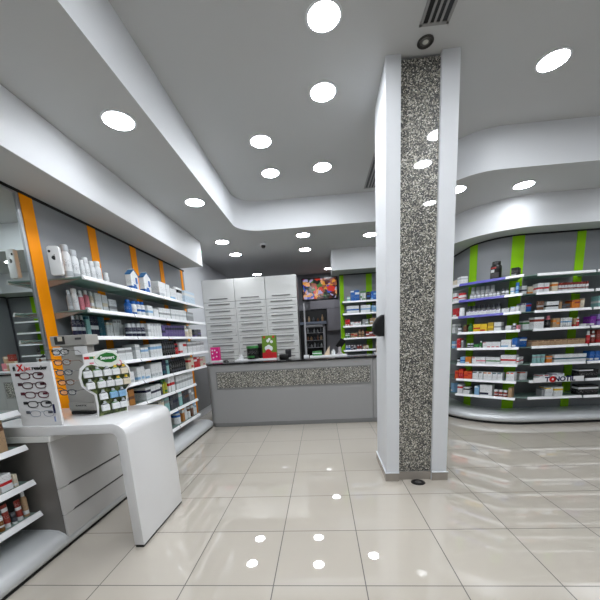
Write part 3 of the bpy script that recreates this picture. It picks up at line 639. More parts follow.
# ------------------------------------------------------------------ merchandise
DATA = {
 'LEFT': {
  1: [('o', 0.154, 0.09, 0.335, 'W', 'S', 0.15), ('o', 0.257, 0.096, 0.311, 'W', 'S', 0.15), ('o', 0.34, 0.05, 0.234, 'W', 'W', 0.15), ('o', 0.413, 0.075, 0.276, 'W', 'W', 0.15), ('o', 0.504, 0.071, 0.257, 'W', 'W', 0.15), ('o', 0.605, 0.092, 0.278, 'W', 'W', 0.15), ('o', 0.73, 0.062, 0.179, 'W', 'W', 0.15), ('c', 1.024, 0.163, 0.271, 'W', 'B', 0.0), ('c', 1.333, 0.176, 0.292, 'W', 'B', 0.0), ('b', 1.746, 0.21, 0.228, 'W', 'LG', 0.0), ('b', 1.926, 0.119, 0.222, 'W', 'W', 0.0), ('b', 2.11, 0.215, 0.184, 'W', 'LB', 0.0), ('p', 2.358, 0.228, 0.241, 'W', 'K', 0.0), ('b', 2.765, 0.438, 0.225, 'PB', 'W', 0.0)],
  2: [('o', 0.078, 0.055, 0.199, 'G', 'S', 0.15), ('o', 0.162, 0.071, 0.228, 'W', 'W', 0.15), ('o', 0.244, 0.061, 0.221, 'P', 'W', 0.15), ('o', 0.324, 0.064, 0.235, 'P', 'W', 0.15), ('o', 0.395, 0.059, 0.231, 'IV', 'W', 0.15), ('b', 0.486, 0.102, 0.225, 'W', 'IV', 0.15), ('b', 0.594, 0.091, 0.218, 'W', 'IV', 0.15), ('b', 0.733, 0.142, 0.184, 'W', 'G', 0.15), ('o', 0.855, 0.098, 0.191, 'B', 'B', 0.0), ('o', 0.962, 0.095, 0.184, 'W', 'B', 0.0), ('o', 1.06, 0.095, 0.189, 'W', 'B', 0.0), ('o', 1.159, 0.095, 0.193, 'W', 'B', 0.0), ('b', 1.314, 0.129, 0.16, 'W', 'LB', 0.0), ('b', 1.466, 0.137, 0.124, 'W', 'W', 0.0), ('b', 1.61, 0.112, 0.156, 'W', 'G', 0.0), ('b', 1.726, 0.112, 0.16, 'W', 'G', 0.0), ('b', 1.842, 0.112, 0.164, 'W', 'G', 0.0), ('b', 2.007, 0.139, 0.169, 'W', 'LG', 0.0), ('b', 2.151, 0.139, 0.175, 'W', 'LG', 0.0), ('b', 2.295, 0.139, 0.179, 'W', 'LG', 0.0), ('b', 2.439, 0.139, 0.184, 'W', 'LG', 0.0), ('b', 2.679, 0.284, 0.173, 'G', 'LG', 0.0)],
  3: [('o', 0.078, 0.056, 0.231, 'N', 'S', 0.15), ('o', 0.136, 0.056, 0.235, 'N', 'S', 0.15), ('o', 0.193, 0.056, 0.235, 'N', 'S', 0.15), ('b', 0.258, 0.057, 0.235, 'LT', 'T', 0.15), ('b', 0.324, 0.058, 0.235, 'N', 'W', 0.15), ('b', 0.384, 0.058, 0.235, 'N', 'W', 0.15), ('b', 0.447, 0.049, 0.235, 'T', 'T', 0.15), ('b', 0.498, 0.049, 0.235, 'T', 'T', 0.15), ('b', 0.575, 0.058, 0.179, 'W', 'IV', 0.15), ('b', 0.635, 0.058, 0.182, 'W', 'IV', 0.15), ('b', 0.716, 0.083, 0.215, 'W', 'G', 0.15), ('j', 0.786, 0.09, 0.168, 'N', 'S', 0.0), ('b', 0.802, 0.083, 0.22, 'W', 'G', 0.15), ('j', 0.879, 0.09, 0.172, 'N', 'S', 0.0), ('b', 0.894, 0.077, 0.166, 'W', 'W', 0.15), ('j', 0.981, 0.108, 0.177, 'N', 'S', 0.0), ('j', 1.092, 0.108, 0.182, 'N', 'S', 0.0), ('b', 1.212, 0.073, 0.187, 'W', 'LG', 0.0), ('b', 1.287, 0.073, 0.19, 'W', 'LG', 0.0), ('b', 1.363, 0.073, 0.193, 'W', 'LG', 0.0), ('b', 1.438, 0.073, 0.197, 'W', 'LG', 0.0), ('b', 1.514, 0.073, 0.2, 'W', 'LG', 0.0), ('b', 1.626, 0.084, 0.175, 'PU', 'N', 0.0), ('b', 1.713, 0.084, 0.179, 'PU', 'N', 0.0), ('b', 1.8, 0.084, 0.18, 'PU', 'N', 0.0), ('b', 1.888, 0.084, 0.183, 'PU', 'N', 0.0), ('b', 1.975, 0.084, 0.187, 'PU', 'N', 0.0), ('b', 2.062, 0.084, 0.19, 'PU', 'N', 0.0), ('b', 2.15, 0.084, 0.193, 'PU', 'N', 0.0), ('b', 2.237, 0.084, 0.196, 'PU', 'N', 0.0), ('b', 2.325, 0.084, 0.199, 'PU', 'N', 0.0), ('o', 2.494, 0.162, 0.205, 'IV', 'W', 0.0), ('o', 2.661, 0.162, 0.211, 'IV', 'W', 0.0), ('b', 2.875, 0.159, 0.146, 'DG', 'PU', 0.0), ('b', 3.04, 0.159, 0.15, 'DG', 'PU', 0.0)],
  4: [('b', 0.142, 0.097, 0.095, 'W', 'LG', 0.0), ('b', 0.243, 0.097, 0.097, 'W', 'LG', 0.0), ('b', 0.373, 0.138, 0.134, 'W', 'G', 0.0), ('b', 0.524, 0.136, 0.151, 'W', 'G', 0.0), ('b', 0.664, 0.136, 0.156, 'W', 'G', 0.0), ('b', 0.863, 0.1, 0.189, 'W', 'LG', 0.0), ('b', 0.973, 0.089, 0.143, 'W', 'LB', 0.0), ('b', 1.066, 0.089, 0.145, 'W', 'LB', 0.0), ('b', 1.205, 0.079, 0.178, 'W', 'LB', 0.0), ('b', 1.286, 0.079, 0.18, 'W', 'LB', 0.0), ('b', 1.368, 0.079, 0.184, 'W', 'LB', 0.0), ('b', 1.449, 0.079, 0.187, 'W', 'LB', 0.0), ('o', 1.57, 0.065, 0.221, 'K', 'DG', 0.0), ('o', 1.637, 0.065, 0.223, 'K', 'DG', 0.0), ('o', 1.704, 0.065, 0.227, 'K', 'DG', 0.0), ('o', 1.771, 0.065, 0.229, 'K', 'DG', 0.0), ('o', 1.838, 0.065, 0.232, 'K', 'DG', 0.0), ('o', 1.905, 0.065, 0.235, 'K', 'DG', 0.0), ('o', 2.013, 0.108, 0.224, 'R', 'K', 0.0), ('b', 2.159, 0.137, 0.198, 'W', 'R', 0.0), ('b', 2.301, 0.137, 0.203, 'W', 'R', 0.0), ('b', 2.513, 0.19, 0.193, 'W', 'G', 0.0), ('b', 2.71, 0.19, 0.199, 'W', 'G', 0.0), ('b', 2.907, 0.19, 0.206, 'W', 'G', 0.0), ('b', 3.104, 0.19, 0.212, 'W', 'G', 0.0)],
  5: [('b', 0.657, 0.093, 0.136, 'W', 'LG', 0.0), ('b', 0.816, 0.086, 0.179, 'W', 'LB', 0.0), ('b', 0.905, 0.086, 0.182, 'W', 'LB', 0.0), ('b', 1.023, 0.128, 0.134, 'W', 'LB', 0.0), ('b', 1.165, 0.096, 0.194, 'W', 'LG', 0.0), ('b', 1.264, 0.096, 0.197, 'W', 'LG', 0.0), ('b', 1.364, 0.096, 0.202, 'W', 'LG', 0.0), ('b', 1.494, 0.097, 0.222, 'N', 'T', 0.0), ('b', 1.594, 0.079, 0.212, 'LT', 'T', 0.0), ('o', 1.706, 0.073, 0.216, 'K', 'DG', 0.0), ('o', 1.781, 0.073, 0.219, 'K', 'DG', 0.0), ('o', 1.856, 0.073, 0.222, 'K', 'DG', 0.0), ('o', 1.931, 0.073, 0.225, 'K', 'DG', 0.0), ('o', 2.006, 0.073, 0.229, 'K', 'DG', 0.0), ('o', 2.082, 0.073, 0.233, 'K', 'DG', 0.0), ('o', 2.157, 0.073, 0.235, 'K', 'DG', 0.0), ('o', 2.232, 0.073, 0.235, 'K', 'DG', 0.0), ('b', 2.417, 0.12, 0.193, 'IV', 'R', 0.0), ('b', 2.542, 0.12, 0.198, 'IV', 'R', 0.0), ('b', 2.696, 0.132, 0.183, 'R', 'W', 0.0), ('b', 2.833, 0.132, 0.188, 'R', 'W', 0.0), ('b', 2.996, 0.132, 0.174, 'IV', 'P', 0.0), ('b', 3.133, 0.132, 0.178, 'IV', 'P', 0.0)],
  6: [('b', 0.486, 0.059, 0.181, 'IV', 'G', 0.0), ('b', 0.586, 0.113, 0.199, 'OB', 'BR', 0.0), ('b', 0.966, 0.126, 0.163, 'W', 'N', 0.0), ('b', 1.097, 0.126, 0.167, 'W', 'N', 0.0), ('b', 1.228, 0.126, 0.172, 'W', 'N', 0.0), ('b', 1.322, 0.043, 0.189, 'N', 'W', 0.0), ('o', 1.396, 0.083, 0.207, 'YG', 'GR', 0.0), ('o', 1.483, 0.083, 0.211, 'YG', 'GR', 0.0), ('b', 1.575, 0.064, 0.231, 'W', 'R', 0.0), ('b', 1.686, 0.117, 0.235, 'W', 'R', 0.0), ('b', 1.857, 0.109, 0.211, 'W', 'G', 0.0), ('b', 1.969, 0.109, 0.216, 'W', 'G', 0.0), ('b', 2.082, 0.109, 0.22, 'W', 'G', 0.0), ('b', 2.195, 0.109, 0.224, 'W', 'G', 0.0), ('b', 2.307, 0.109, 0.228, 'W', 'G', 0.0), ('b', 2.42, 0.109, 0.232, 'W', 'G', 0.0)],
  7: [('b', 1.214, 0.079, 0.204, 'IV', 'G', 0.0), ('b', 1.296, 0.079, 0.207, 'IV', 'G', 0.0), ('b', 1.425, 0.139, 0.213, 'LT', 'G', 0.0), ('b', 1.578, 0.091, 0.22, 'DG', 'N', 0.0), ('b', 1.672, 0.091, 0.223, 'DG', 'N', 0.0), ('b', 1.766, 0.091, 0.228, 'DG', 'N', 0.0), ('b', 1.89, 0.111, 0.233, 'LT', 'W', 0.0), ('b', 2.009, 0.08, 0.222, 'DG', 'BR', 0.0), ('b', 2.091, 0.08, 0.223, 'DG', 'BR', 0.0), ('b', 2.174, 0.08, 0.227, 'DG', 'BR', 0.0), ('b', 2.288, 0.098, 0.232, 'G', 'W', 0.0), ('b', 2.39, 0.098, 0.235, 'G', 'W', 0.0)],
  8: [('o', 1.781, 0.164, 0.217, 'W', 'B', 0.0), ('b', 1.925, 0.077, 0.235, 'OB', 'W', 0.0), ('o', 2.048, 0.121, 0.235, 'W', 'W', 0.0), ('o', 2.183, 0.114, 0.231, 'W', 'BR', 0.0), ('b', 2.294, 0.075, 0.235, 'BR', 'W', 0.0), ('o', 2.389, 0.081, 0.235, 'W', 'LB', 0.0), ('o', 2.472, 0.081, 0.235, 'W', 'LB', 0.0)],
 },
 'NEAR': {
  6: [('b', 0.659, 0.106, 0.25, 'TN', 'BR', 0.0)],
  7: [('b', 0.557, 0.062, 0.121, 'IV', 'TN', 0.0), ('b', 0.642, 0.088, 0.124, 'W', 'R', 0.0), ('b', 0.712, 0.031, 0.096, 'IV', 'W', 0.0)],
  8: [('j', 0.5, 0.051, 0.139, 'AM', 'BR', 0.0), ('j', 0.551, 0.039, 0.111, 'AM', 'W', 0.0), ('t', 0.6, 0.049, 0.176, 'RB', 'W', 0.0), ('t', 0.649, 0.039, 0.09, 'DG', 'K', 0.0), ('t', 0.699, 0.049, 0.158, 'RB', 'W', 0.0), ('o', 0.75, 0.042, 0.203, 'TN', 'W', 0.0)],
 },
 'CORNER': {
  1: [('b', 0.506, 0.126, 0.101, 'IV', 'W', 0.0), ('b', 0.649, 0.12, 0.13, 'W', 'LG', 0.0)],
  2: [('b', 0.516, 0.111, 0.153, 'W', 'R', 0.0), ('j', 0.66, 0.136, 0.132, 'W', 'R', 0.0)],
  3: [('b', 0.559, 0.158, 0.154, 'R', 'W', 0.0), ('j', 0.703, 0.09, 0.151, 'W', 'W', 0.0)],
  4: [('b', 0.517, 0.075, 0.159, 'W', 'LG', 0.0)],
  5: [('b', 0.531, 0.098, 0.125, 'LB', 'W', 0.0)],
  6: [],
  7: [],
  8: [('b', 0.543, 0.084, 0.17, 'LB', 'W', 0.0)],
 },
 'CURVE': {
  1: [('J', 0.487, 0.165, 0.277, 'K', 'R', 0.0), ('b', 0.764, 0.095, 0.129, 'K', 'G', 0.0)],
  2: [('j', 0.154, 0.056, 0.088, 'W', 'G', 0.0), ('j', 0.212, 0.056, 0.088, 'W', 'G', 0.0), ('j', 0.2696, 0.0553, 0.087, 'W', 'G', 0.0), ('j', 0.3274, 0.0553, 0.087, 'W', 'G', 0.0), ('j', 0.385, 0.056, 0.085, 'W', 'G', 0.0), ('j', 0.443, 0.056, 0.085, 'W', 'G', 0.0), ('j', 0.501, 0.056, 0.083, 'W', 'G', 0.0), ('j', 0.558, 0.056, 0.083, 'W', 'G', 0.0), ('j', 0.622, 0.053, 0.106, 'W', 'DG', 0.0), ('j', 0.676, 0.053, 0.104, 'W', 'DG', 0.0), ('b', 0.751, 0.051, 0.111, 'W', 'LB', 0.0), ('j', 0.81, 0.051, 0.175, 'LB', 'B', 0.0)],
  3: [('b', 0.121, 0.062, 0.082, 'W', 'PU', 0.0), ('b', 0.185, 0.062, 0.081, 'W', 'PU', 0.0), ('b', 0.249, 0.062, 0.08, 'W', 'PU', 0.0), ('b', 0.313, 0.062, 0.08, 'W', 'PU', 0.0), ('b', 0.378, 0.062, 0.078, 'W', 'PU', 0.0), ('b', 0.442, 0.062, 0.078, 'W', 'PU', 0.0), ('b', 0.506, 0.062, 0.078, 'W', 'PU', 0.0), ('b', 0.57, 0.062, 0.076, 'W', 'PU', 0.0), ('b', 0.644, 0.053, 0.077, 'W', 'G', 0.0), ('b', 0.699, 0.053, 0.076, 'W', 'G', 0.0), ('b', 0.771, 0.058, 0.089, 'W', 'LB', 0.0), ('b', 0.831, 0.045, 0.089, 'W', 'W', 0.0)],
  4: [('j', -0.016, 0.065, 0.119, 'W', 'K', 0.0), ('b', 0.078, 0.052, 0.135, 'BR', 'GR', 0.0), ('o', 0.161, 0.07, 0.15, 'GR', 'GR', 0.0), ('b', 0.266, 0.103, 0.131, 'Y', 'R', 0.0), ('b', 0.372, 0.103, 0.13, 'Y', 'R', 0.0), ('b', 0.475, 0.081, 0.144, 'GO', 'Y', 0.0), ('b', 0.578, 0.104, 0.141, 'W', 'G', 0.0), ('b', 0.66, 0.027, 0.046, 'DG', 'G', 0.0), ('b', 0.729, 0.08, 0.077, 'W', 'W', 0.0), ('j', 0.806, 0.048, 0.106, 'DG', 'W', 0.0), ('b', 0.851, 0.026, 0.076, 'P', 'W', 0.0)],
  5: [('b', -0.016, 0.062, 0.174, 'R', 'P', 0.0), ('b', 0.043, 0.036, 0.137, 'G', 'W', 0.0), ('j', 0.146, 0.051, 0.085, 'N', 'W', 0.0), ('j', 0.199, 0.051, 0.085, 'N', 'W', 0.0), ('b', 0.272, 0.076, 0.066, 'GR', 'DG', 0.0), ('o', 0.339, 0.037, 0.116, 'GR', 'W', 0.0), ('b', 0.406, 0.063, 0.099, 'W', 'P', 0.0), ('b', 0.471, 0.063, 0.097, 'W', 'P', 0.0), ('b', 0.536, 0.063, 0.097, 'W', 'P', 0.0), ('b', 0.601, 0.063, 0.095, 'W', 'P', 0.0), ('b', 0.714, 0.142, 0.126, 'W', 'LB', 0.0), ('b', 0.83, 0.069, 0.147, 'B', 'W', 0.0)],
  6: [('j', -0.013, 0.05, 0.105, 'W', 'K', 0.0), ('b', 0.06, 0.073, 0.122, 'LB', 'B', 0.0), ('b', 0.151, 0.087, 0.12, 'O', 'W', 0.0), ('b', 0.248, 0.068, 0.119, 'W', 'P', 0.0), ('b', 0.319, 0.068, 0.118, 'W', 'P', 0.0), ('b', 0.39, 0.068, 0.118, 'W', 'P', 0.0), ('b', 0.468, 0.067, 0.117, 'W', 'GR', 0.0), ('b', 0.537, 0.067, 0.115, 'W', 'GR', 0.0), ('b', 0.607, 0.067, 0.114, 'W', 'GR', 0.0), ('b', 0.703, 0.105, 0.153, 'W', 'R', 0.0), ('b', 0.811, 0.105, 0.15, 'W', 'R', 0.0), ('b', 0.886, 0.026, 0.109, 'W', 'R', 0.0)],
  7: [('b', -0.033, 0.059, 0.144, 'OR', 'R', 0.0), ('b', 0.043, 0.078, 0.179, 'R', 'OR', 0.0), ('b', 0.125, 0.064, 0.141, 'OR', 'R', 0.0), ('b', 0.192, 0.064, 0.14, 'OR', 'R', 0.0), ('b', 0.281, 0.093, 0.138, 'W', 'DG', 0.0), ('b', 0.367, 0.064, 0.138, 'W', 'K', 0.0), ('b', 0.441, 0.063, 0.135, 'W', 'O', 0.0), ('b', 0.506, 0.063, 0.135, 'W', 'O', 0.0), ('b', 0.582, 0.071, 0.133, 'W', 'T', 0.0), ('b', 0.656, 0.071, 0.132, 'W', 'T', 0.0), ('b', 0.773, 0.057, 0.147, 'W', 'OR', 0.0), ('b', 0.832, 0.057, 0.146, 'W', 'OR', 0.0)],
  8: [('b', 0.034, 0.084, 0.164, 'W', 'R', 0.0), ('b', 0.145, 0.098, 0.126, 'W', 'K', 0.0), ('b', 0.316, 0.073, 0.158, 'LB', 'W', 0.0), ('b', 0.459, 0.189, 0.189, 'W', 'N', 0.0), ('j', 0.609, 0.066, 0.118, 'RB', 'W', 0.0), ('j', 0.678, 0.066, 0.117, 'RB', 'W', 0.0), ('j', 0.746, 0.066, 0.116, 'RB', 'W', 0.0), ('b', 0.815, 0.05, 0.164, 'TN', 'G', 0.0)],
 },
 'CURVE_BACK': {
  2: [('j', 0.134, 0.071, 0.214, 'W', 'S', 0.0), ('j', 0.208, 0.071, 0.211, 'W', 'S', 0.0), ('j', 0.282, 0.071, 0.208, 'W', 'S', 0.0), ('j', 0.355, 0.071, 0.206, 'W', 'S', 0.0), ('j', 0.429, 0.071, 0.205, 'W', 'S', 0.0)],
  3: [('j', 0.088, 0.071, 0.176, 'G', 'DG', 0.0), ('j', 0.162, 0.071, 0.174, 'G', 'DG', 0.0), ('j', 0.236, 0.071, 0.173, 'G', 'DG', 0.0), ('j', 0.31, 0.071, 0.171, 'G', 'DG', 0.0), ('j', 0.384, 0.071, 0.17, 'G', 'DG', 0.0), ('j', 0.457, 0.071, 0.168, 'G', 'DG', 0.0), ('j', 0.531, 0.071, 0.166, 'G', 'DG', 0.0)],
 },
 'STRAIGHT': {
  1: [],
  2: [('b', 0.099, 0.07, 0.145, 'W', 'R', 0.0), ('b', 0.186, 0.07, 0.145, 'W', 'R', 0.0), ('b', 0.302, 0.084, 0.145, 'IV', 'O', 0.0), ('j', 0.3816, 0.0413, 0.129, 'W', 'RB', 0.0), ('j', 0.4254, 0.0413, 0.129, 'W', 'RB', 0.0), ('j', 0.469, 0.042, 0.13, 'W', 'RB', 0.0), ('j', 0.513, 0.042, 0.13, 'W', 'RB', 0.0), ('j', 0.556, 0.042, 0.13, 'W', 'RB', 0.0), ('j', 0.6, 0.042, 0.13, 'W', 'RB', 0.0), ('j', 0.644, 0.042, 0.13, 'W', 'RB', 0.0), ('j', 0.688, 0.042, 0.13, 'W', 'RB', 0.0), ('j', 0.731, 0.042, 0.128, 'W', 'RB', 0.0), ('j', 0.775, 0.042, 0.128, 'W', 'RB', 0.0)],
  3: [('p', 0.125, 0.106, 0.148, 'BR', 'G', 0.0), ('b', 0.293, 0.176, 0.133, 'W', 'K', 0.0), ('b', 0.41, 0.035, 0.132, 'TN', 'DG', 0.0), ('b', 0.465, 0.056, 0.088, 'DG', 'BR', 0.0), ('b', 0.523, 0.056, 0.088, 'DG', 'BR', 0.0), ('b', 0.593, 0.037, 0.133, 'O', 'RB', 0.0), ('b', 0.632, 0.037, 0.132, 'O', 'RB', 0.0), ('b', 0.67, 0.037, 0.132, 'O', 'RB', 0.0), ('b', 0.726, 0.056, 0.147, 'IV', 'TN', 0.0)],
  4: [('b', 0.115, 0.143, 0.182, 'W', 'RB', 0.0), ('o', 0.267, 0.078, 0.195, 'K', 'P', 0.0), ('b', 0.348, 0.05, 0.15, 'TN', 'O', 0.0), ('b', 0.399, 0.05, 0.15, 'TN', 'O', 0.0), ('t', 0.4566, 0.0323, 0.15, 'W', 'LB', 0.0), ('t', 0.4907, 0.0311, 0.151, 'W', 'LB', 0.0), ('t', 0.5246, 0.0318, 0.15, 'W', 'LB', 0.0), ('t', 0.558, 0.033, 0.15, 'W', 'LB', 0.0), ('t', 0.592, 0.033, 0.149, 'W', 'LB', 0.0), ('b', 0.649, 0.035, 0.134, 'TN', 'R', 0.0), ('o', 0.696, 0.042, 0.149, 'R', 'W', 0.0), ('b', 0.769, 0.084, 0.045, 'W', 'LG', 0.0)],
  5: [('b', 0.083, 0.085, 0.093, 'TN', 'BR', 0.0), ('b', 0.171, 0.085, 0.093, 'TN', 'BR', 0.0), ('b', 0.258, 0.085, 0.093, 'TN', 'BR', 0.0), ('b', 0.346, 0.085, 0.091, 'TN', 'BR', 0.0), ('b', 0.434, 0.085, 0.091, 'TN', 'BR', 0.0), ('b', 0.521, 0.085, 0.091, 'TN', 'BR', 0.0), ('b', 0.609, 0.085, 0.091, 'TN', 'BR', 0.0), ('b', 0.696, 0.085, 0.091, 'TN', 'BR', 0.0), ('b', 0.784, 0.085, 0.091, 'TN', 'BR', 0.0)],
  6: [('p', 0.094, 0.063, 0.141, 'LT', 'G', 0.0), ('p', 0.159, 0.063, 0.142, 'LT', 'G', 0.0), ('p', 0.225, 0.063, 0.142, 'LT', 'G', 0.0), ('b', 0.318, 0.087, 0.109, 'O', 'G', 0.0), ('b', 0.428, 0.066, 0.125, 'W', 'T', 0.0), ('b', 0.496, 0.066, 0.125, 'W', 'T', 0.0), ('b', 0.564, 0.066, 0.125, 'W', 'T', 0.0), ('b', 0.633, 0.066, 0.124, 'W', 'T', 0.0), ('b', 0.701, 0.066, 0.124, 'W', 'T', 0.0), ('b', 0.769, 0.066, 0.124, 'W', 'T', 0.0), ('b', 0.838, 0.066, 0.125, 'W', 'T', 0.0)],
  7: [('b', 0.228, 0.074, 0.08, 'W', 'R', 0.0), ('b', 0.304, 0.074, 0.079, 'W', 'R', 0.0), ('b', 0.433, 0.088, 0.096, 'W', 'PU', 0.0), ('b', 0.524, 0.088, 0.096, 'W', 'PU', 0.0)],
  8: [('b', 0.27, 0.037, 0.13, 'G', 'DG', 0.0), ('b', 0.359, 0.119, 0.146, 'W', 'Y', 0.0), ('b', 0.504, 0.133, 0.146, 'W', 'Y', 0.0)],
 },
 'EDGE': {
  1: [],
  2: [],
  3: [('b', 0.149, 0.083, 0.175, 'LT', 'W', 0.0)],
  4: [('b', 0.061, 0.077, 0.149, 'PUV', 'W', 0.0), ('b', 0.163, 0.091, 0.179, 'LV', 'PUV', 0.0)],
  5: [('o', 0.029, 0.057, 0.198, 'R', 'W', 0.0), ('o', 0.097, 0.052, 0.198, 'RB', 'W', 0.0), ('b', 0.19, 0.099, 0.212, 'RB', 'R', 0.0)],
  6: [('b', 0.107, 0.064, 0.155, 'B', 'W', 0.0), ('b', 0.191, 0.074, 0.155, 'B', 'W', 0.0)],
  7: [('b', 0.081, 0.289, 0.142, 'K', 'W', 0.0)],
  8: [('b', 0.107, 0.299, 0.154, 'K', 'W', 0.0)],
 },
 'WEDGE': {
  2: [('b', 0.11, 0.072, 0.135, 'W', 'N', 0.0), ('b', 0.214, 0.101, 0.119, 'IV', 'O', 0.0)],
  3: [('b', 0.0954, 0.0358, 0.137, 'W', 'PU', 0.0), ('b', 0.1336, 0.0358, 0.137, 'W', 'PU', 0.0), ('b', 0.198, 0.073, 0.137, 'B', 'R', 0.0)],
  4: [('b', 0.188, 0.118, 0.139, 'W', 'GR', 0.0)],
  5: [('b', 0.15, 0.115, 0.15, 'B', 'W', 0.0)],
  6: [('b', 0.14, 0.068, 0.112, 'W', 'R', 0.0)],
  7: [('b', 0.195, 0.121, 0.132, 'W', 'OR', 0.0)],
 },
 'FAR': {
  1: [('b', 0.126, 0.073, 0.108, 'LT', 'W', 0.0), ('b', 0.228, 0.093, 0.24, 'B', 'W', 0.0), ('b', 0.324, 0.093, 0.241, 'B', 'W', 0.0), ('o', 0.416, 0.04, 0.218, 'W', 'GR', 0.0), ('o', 0.4576, 0.0393, 0.219, 'W', 'GR', 0.0), ('o', 0.4994, 0.0393, 0.219, 'W', 'GR', 0.0), ('b', 0.582, 0.076, 0.196, 'N', 'B', 0.0), ('b', 0.664, 0.06, 0.195, 'B', 'LB', 0.0), ('b', 0.726, 0.06, 0.196, 'B', 'LB', 0.0)],
  2: [('b', 0.127, 0.089, 0.177, 'W', 'B', 0.0), ('b', 0.219, 0.089, 0.178, 'W', 'B', 0.0), ('b', 0.31, 0.089, 0.177, 'W', 'B', 0.0), ('b', 0.438, 0.07, 0.176, 'W', 'LB', 0.0), ('b', 0.51, 0.07, 0.176, 'W', 'LB', 0.0), ('b', 0.582, 0.07, 0.176, 'W', 'LB', 0.0), ('b', 0.67, 0.055, 0.155, 'LB', 'W', 0.0), ('b', 0.727, 0.055, 0.154, 'LB', 'W', 0.0)],
  3: [('b', 0.065, 0.05, 0.158, 'R', 'W', 0.0), ('b', 0.117, 0.05, 0.157, 'R', 'W', 0.0), ('b', 0.195, 0.078, 0.089, 'W', 'R', 0.0), ('b', 0.276, 0.078, 0.089, 'W', 'R', 0.0), ('b', 0.357, 0.078, 0.089, 'W', 'R', 0.0), ('b', 0.466, 0.067, 0.135, 'G', 'W', 0.0), ('b', 0.535, 0.067, 0.135, 'G', 'W', 0.0), ('b', 0.638, 0.066, 0.156, 'TN', 'W', 0.0), ('b', 0.707, 0.066, 0.157, 'TN', 'W', 0.0)],
  4: [('o', 0.058, 0.051, 0.114, 'GR', 'W', 0.0), ('o', 0.11, 0.051, 0.114, 'GR', 'W', 0.0), ('b', 0.198, 0.073, 0.113, 'TN', 'R', 0.0), ('b', 0.273, 0.073, 0.114, 'TN', 'R', 0.0), ('o', 0.369, 0.067, 0.182, 'TN', 'BR', 0.0), ('o', 0.438, 0.067, 0.183, 'TN', 'BR', 0.0), ('b', 0.546, 0.074, 0.135, 'RB', 'W', 0.0), ('b', 0.623, 0.074, 0.136, 'RB', 'W', 0.0), ('b', 0.7, 0.074, 0.136, 'RB', 'W', 0.0)],
  5: [('o', 0.062, 0.051, 0.116, 'B', 'W', 0.0), ('o', 0.115, 0.051, 0.116, 'B', 'W', 0.0), ('o', 0.183, 0.057, 0.115, 'N', 'W', 0.0), ('o', 0.241, 0.057, 0.116, 'N', 'W', 0.0), ('o', 0.323, 0.056, 0.114, 'RB', 'W', 0.0), ('o', 0.381, 0.056, 0.116, 'RB', 'W', 0.0), ('o', 0.469, 0.067, 0.116, 'IV', 'BR', 0.0), ('o', 0.539, 0.067, 0.115, 'IV', 'BR', 0.0)],
 },
}

ORD = 'first second third fourth fifth sixth seventh eighth ninth tenth eleventh twelfth thirteenth fourteenth fifteenth sixteenth seventeenth eighteenth nineteenth twentieth twenty-first twenty-second twenty-third twenty-fourth twenty-fifth twenty-sixth twenty-seventh twenty-eighth twenty-ninth thirtieth thirty-first thirty-second thirty-third thirty-fourth thirty-fifth thirty-sixth thirty-seventh thirty-eighth thirty-ninth fortieth'.split()
SH = ['top', 'second', 'third', 'fourth', 'fifth', 'sixth', 'seventh', 'lowest']
TPL = {
 'LEFT': '{d}, {o} item from the mirror on {s} shelf of orange-striped shelving',
 'NEAR': '{d}, {o} item along the {s} short shelf beside the grey drawer cabinet',
 'CORNER': '{d}, {o} item on {s} shelf where green shelving bends behind the pillar',
 'CURVE': '{d}, {o} item from the pillar on {s} shelf of curved green bay',
 'CURVE_BACK': '{d}, {o} back-row item from the pillar on {s} shelf of curved green bay',
 'STRAIGHT': '{d}, {o} item from the curved bay on {s} shelf of straight green bay',
 'EDGE': '{d}, {o} item on {s} shelf of the green bay cut by photo edge',
 'WEDGE': '{d}, {o} item on {s} shelf in the notch between curved and straight green bays',
 'FAR': '{d}, {o} item on {s} shelf of narrow green unit behind the counter'}
GRP = {'LEFT': 'goods on the orange-striped shelving', 'NEAR': 'goods on the short front shelves', 'CORNER': 'goods at the bend of the green shelving', 'CURVE': 'goods on the curved green bay',
       'CURVE_BACK': 'back-row goods on the curved green bay', 'STRAIGHT': 'goods on the straight green bay', 'EDGE': 'goods on the edge green bay', 'WEDGE': 'goods between the two green bays', 'FAR': 'goods on the narrow green unit'}
KW = {'b': ('carton', 'carton', 'box'), 'o': ('bottle', 'bottle', 'bottle'), 'j': ('jar', 'jar', 'jar'), 'J': ('supplement_tub', 'tub', 'tub'), 't': ('cosmetic_tube', 'tube', 'tube'), 'c': ('gable_carton', 'gable-top carton', 'carton'), 'p': ('pouch', 'pouch', 'pouch')}
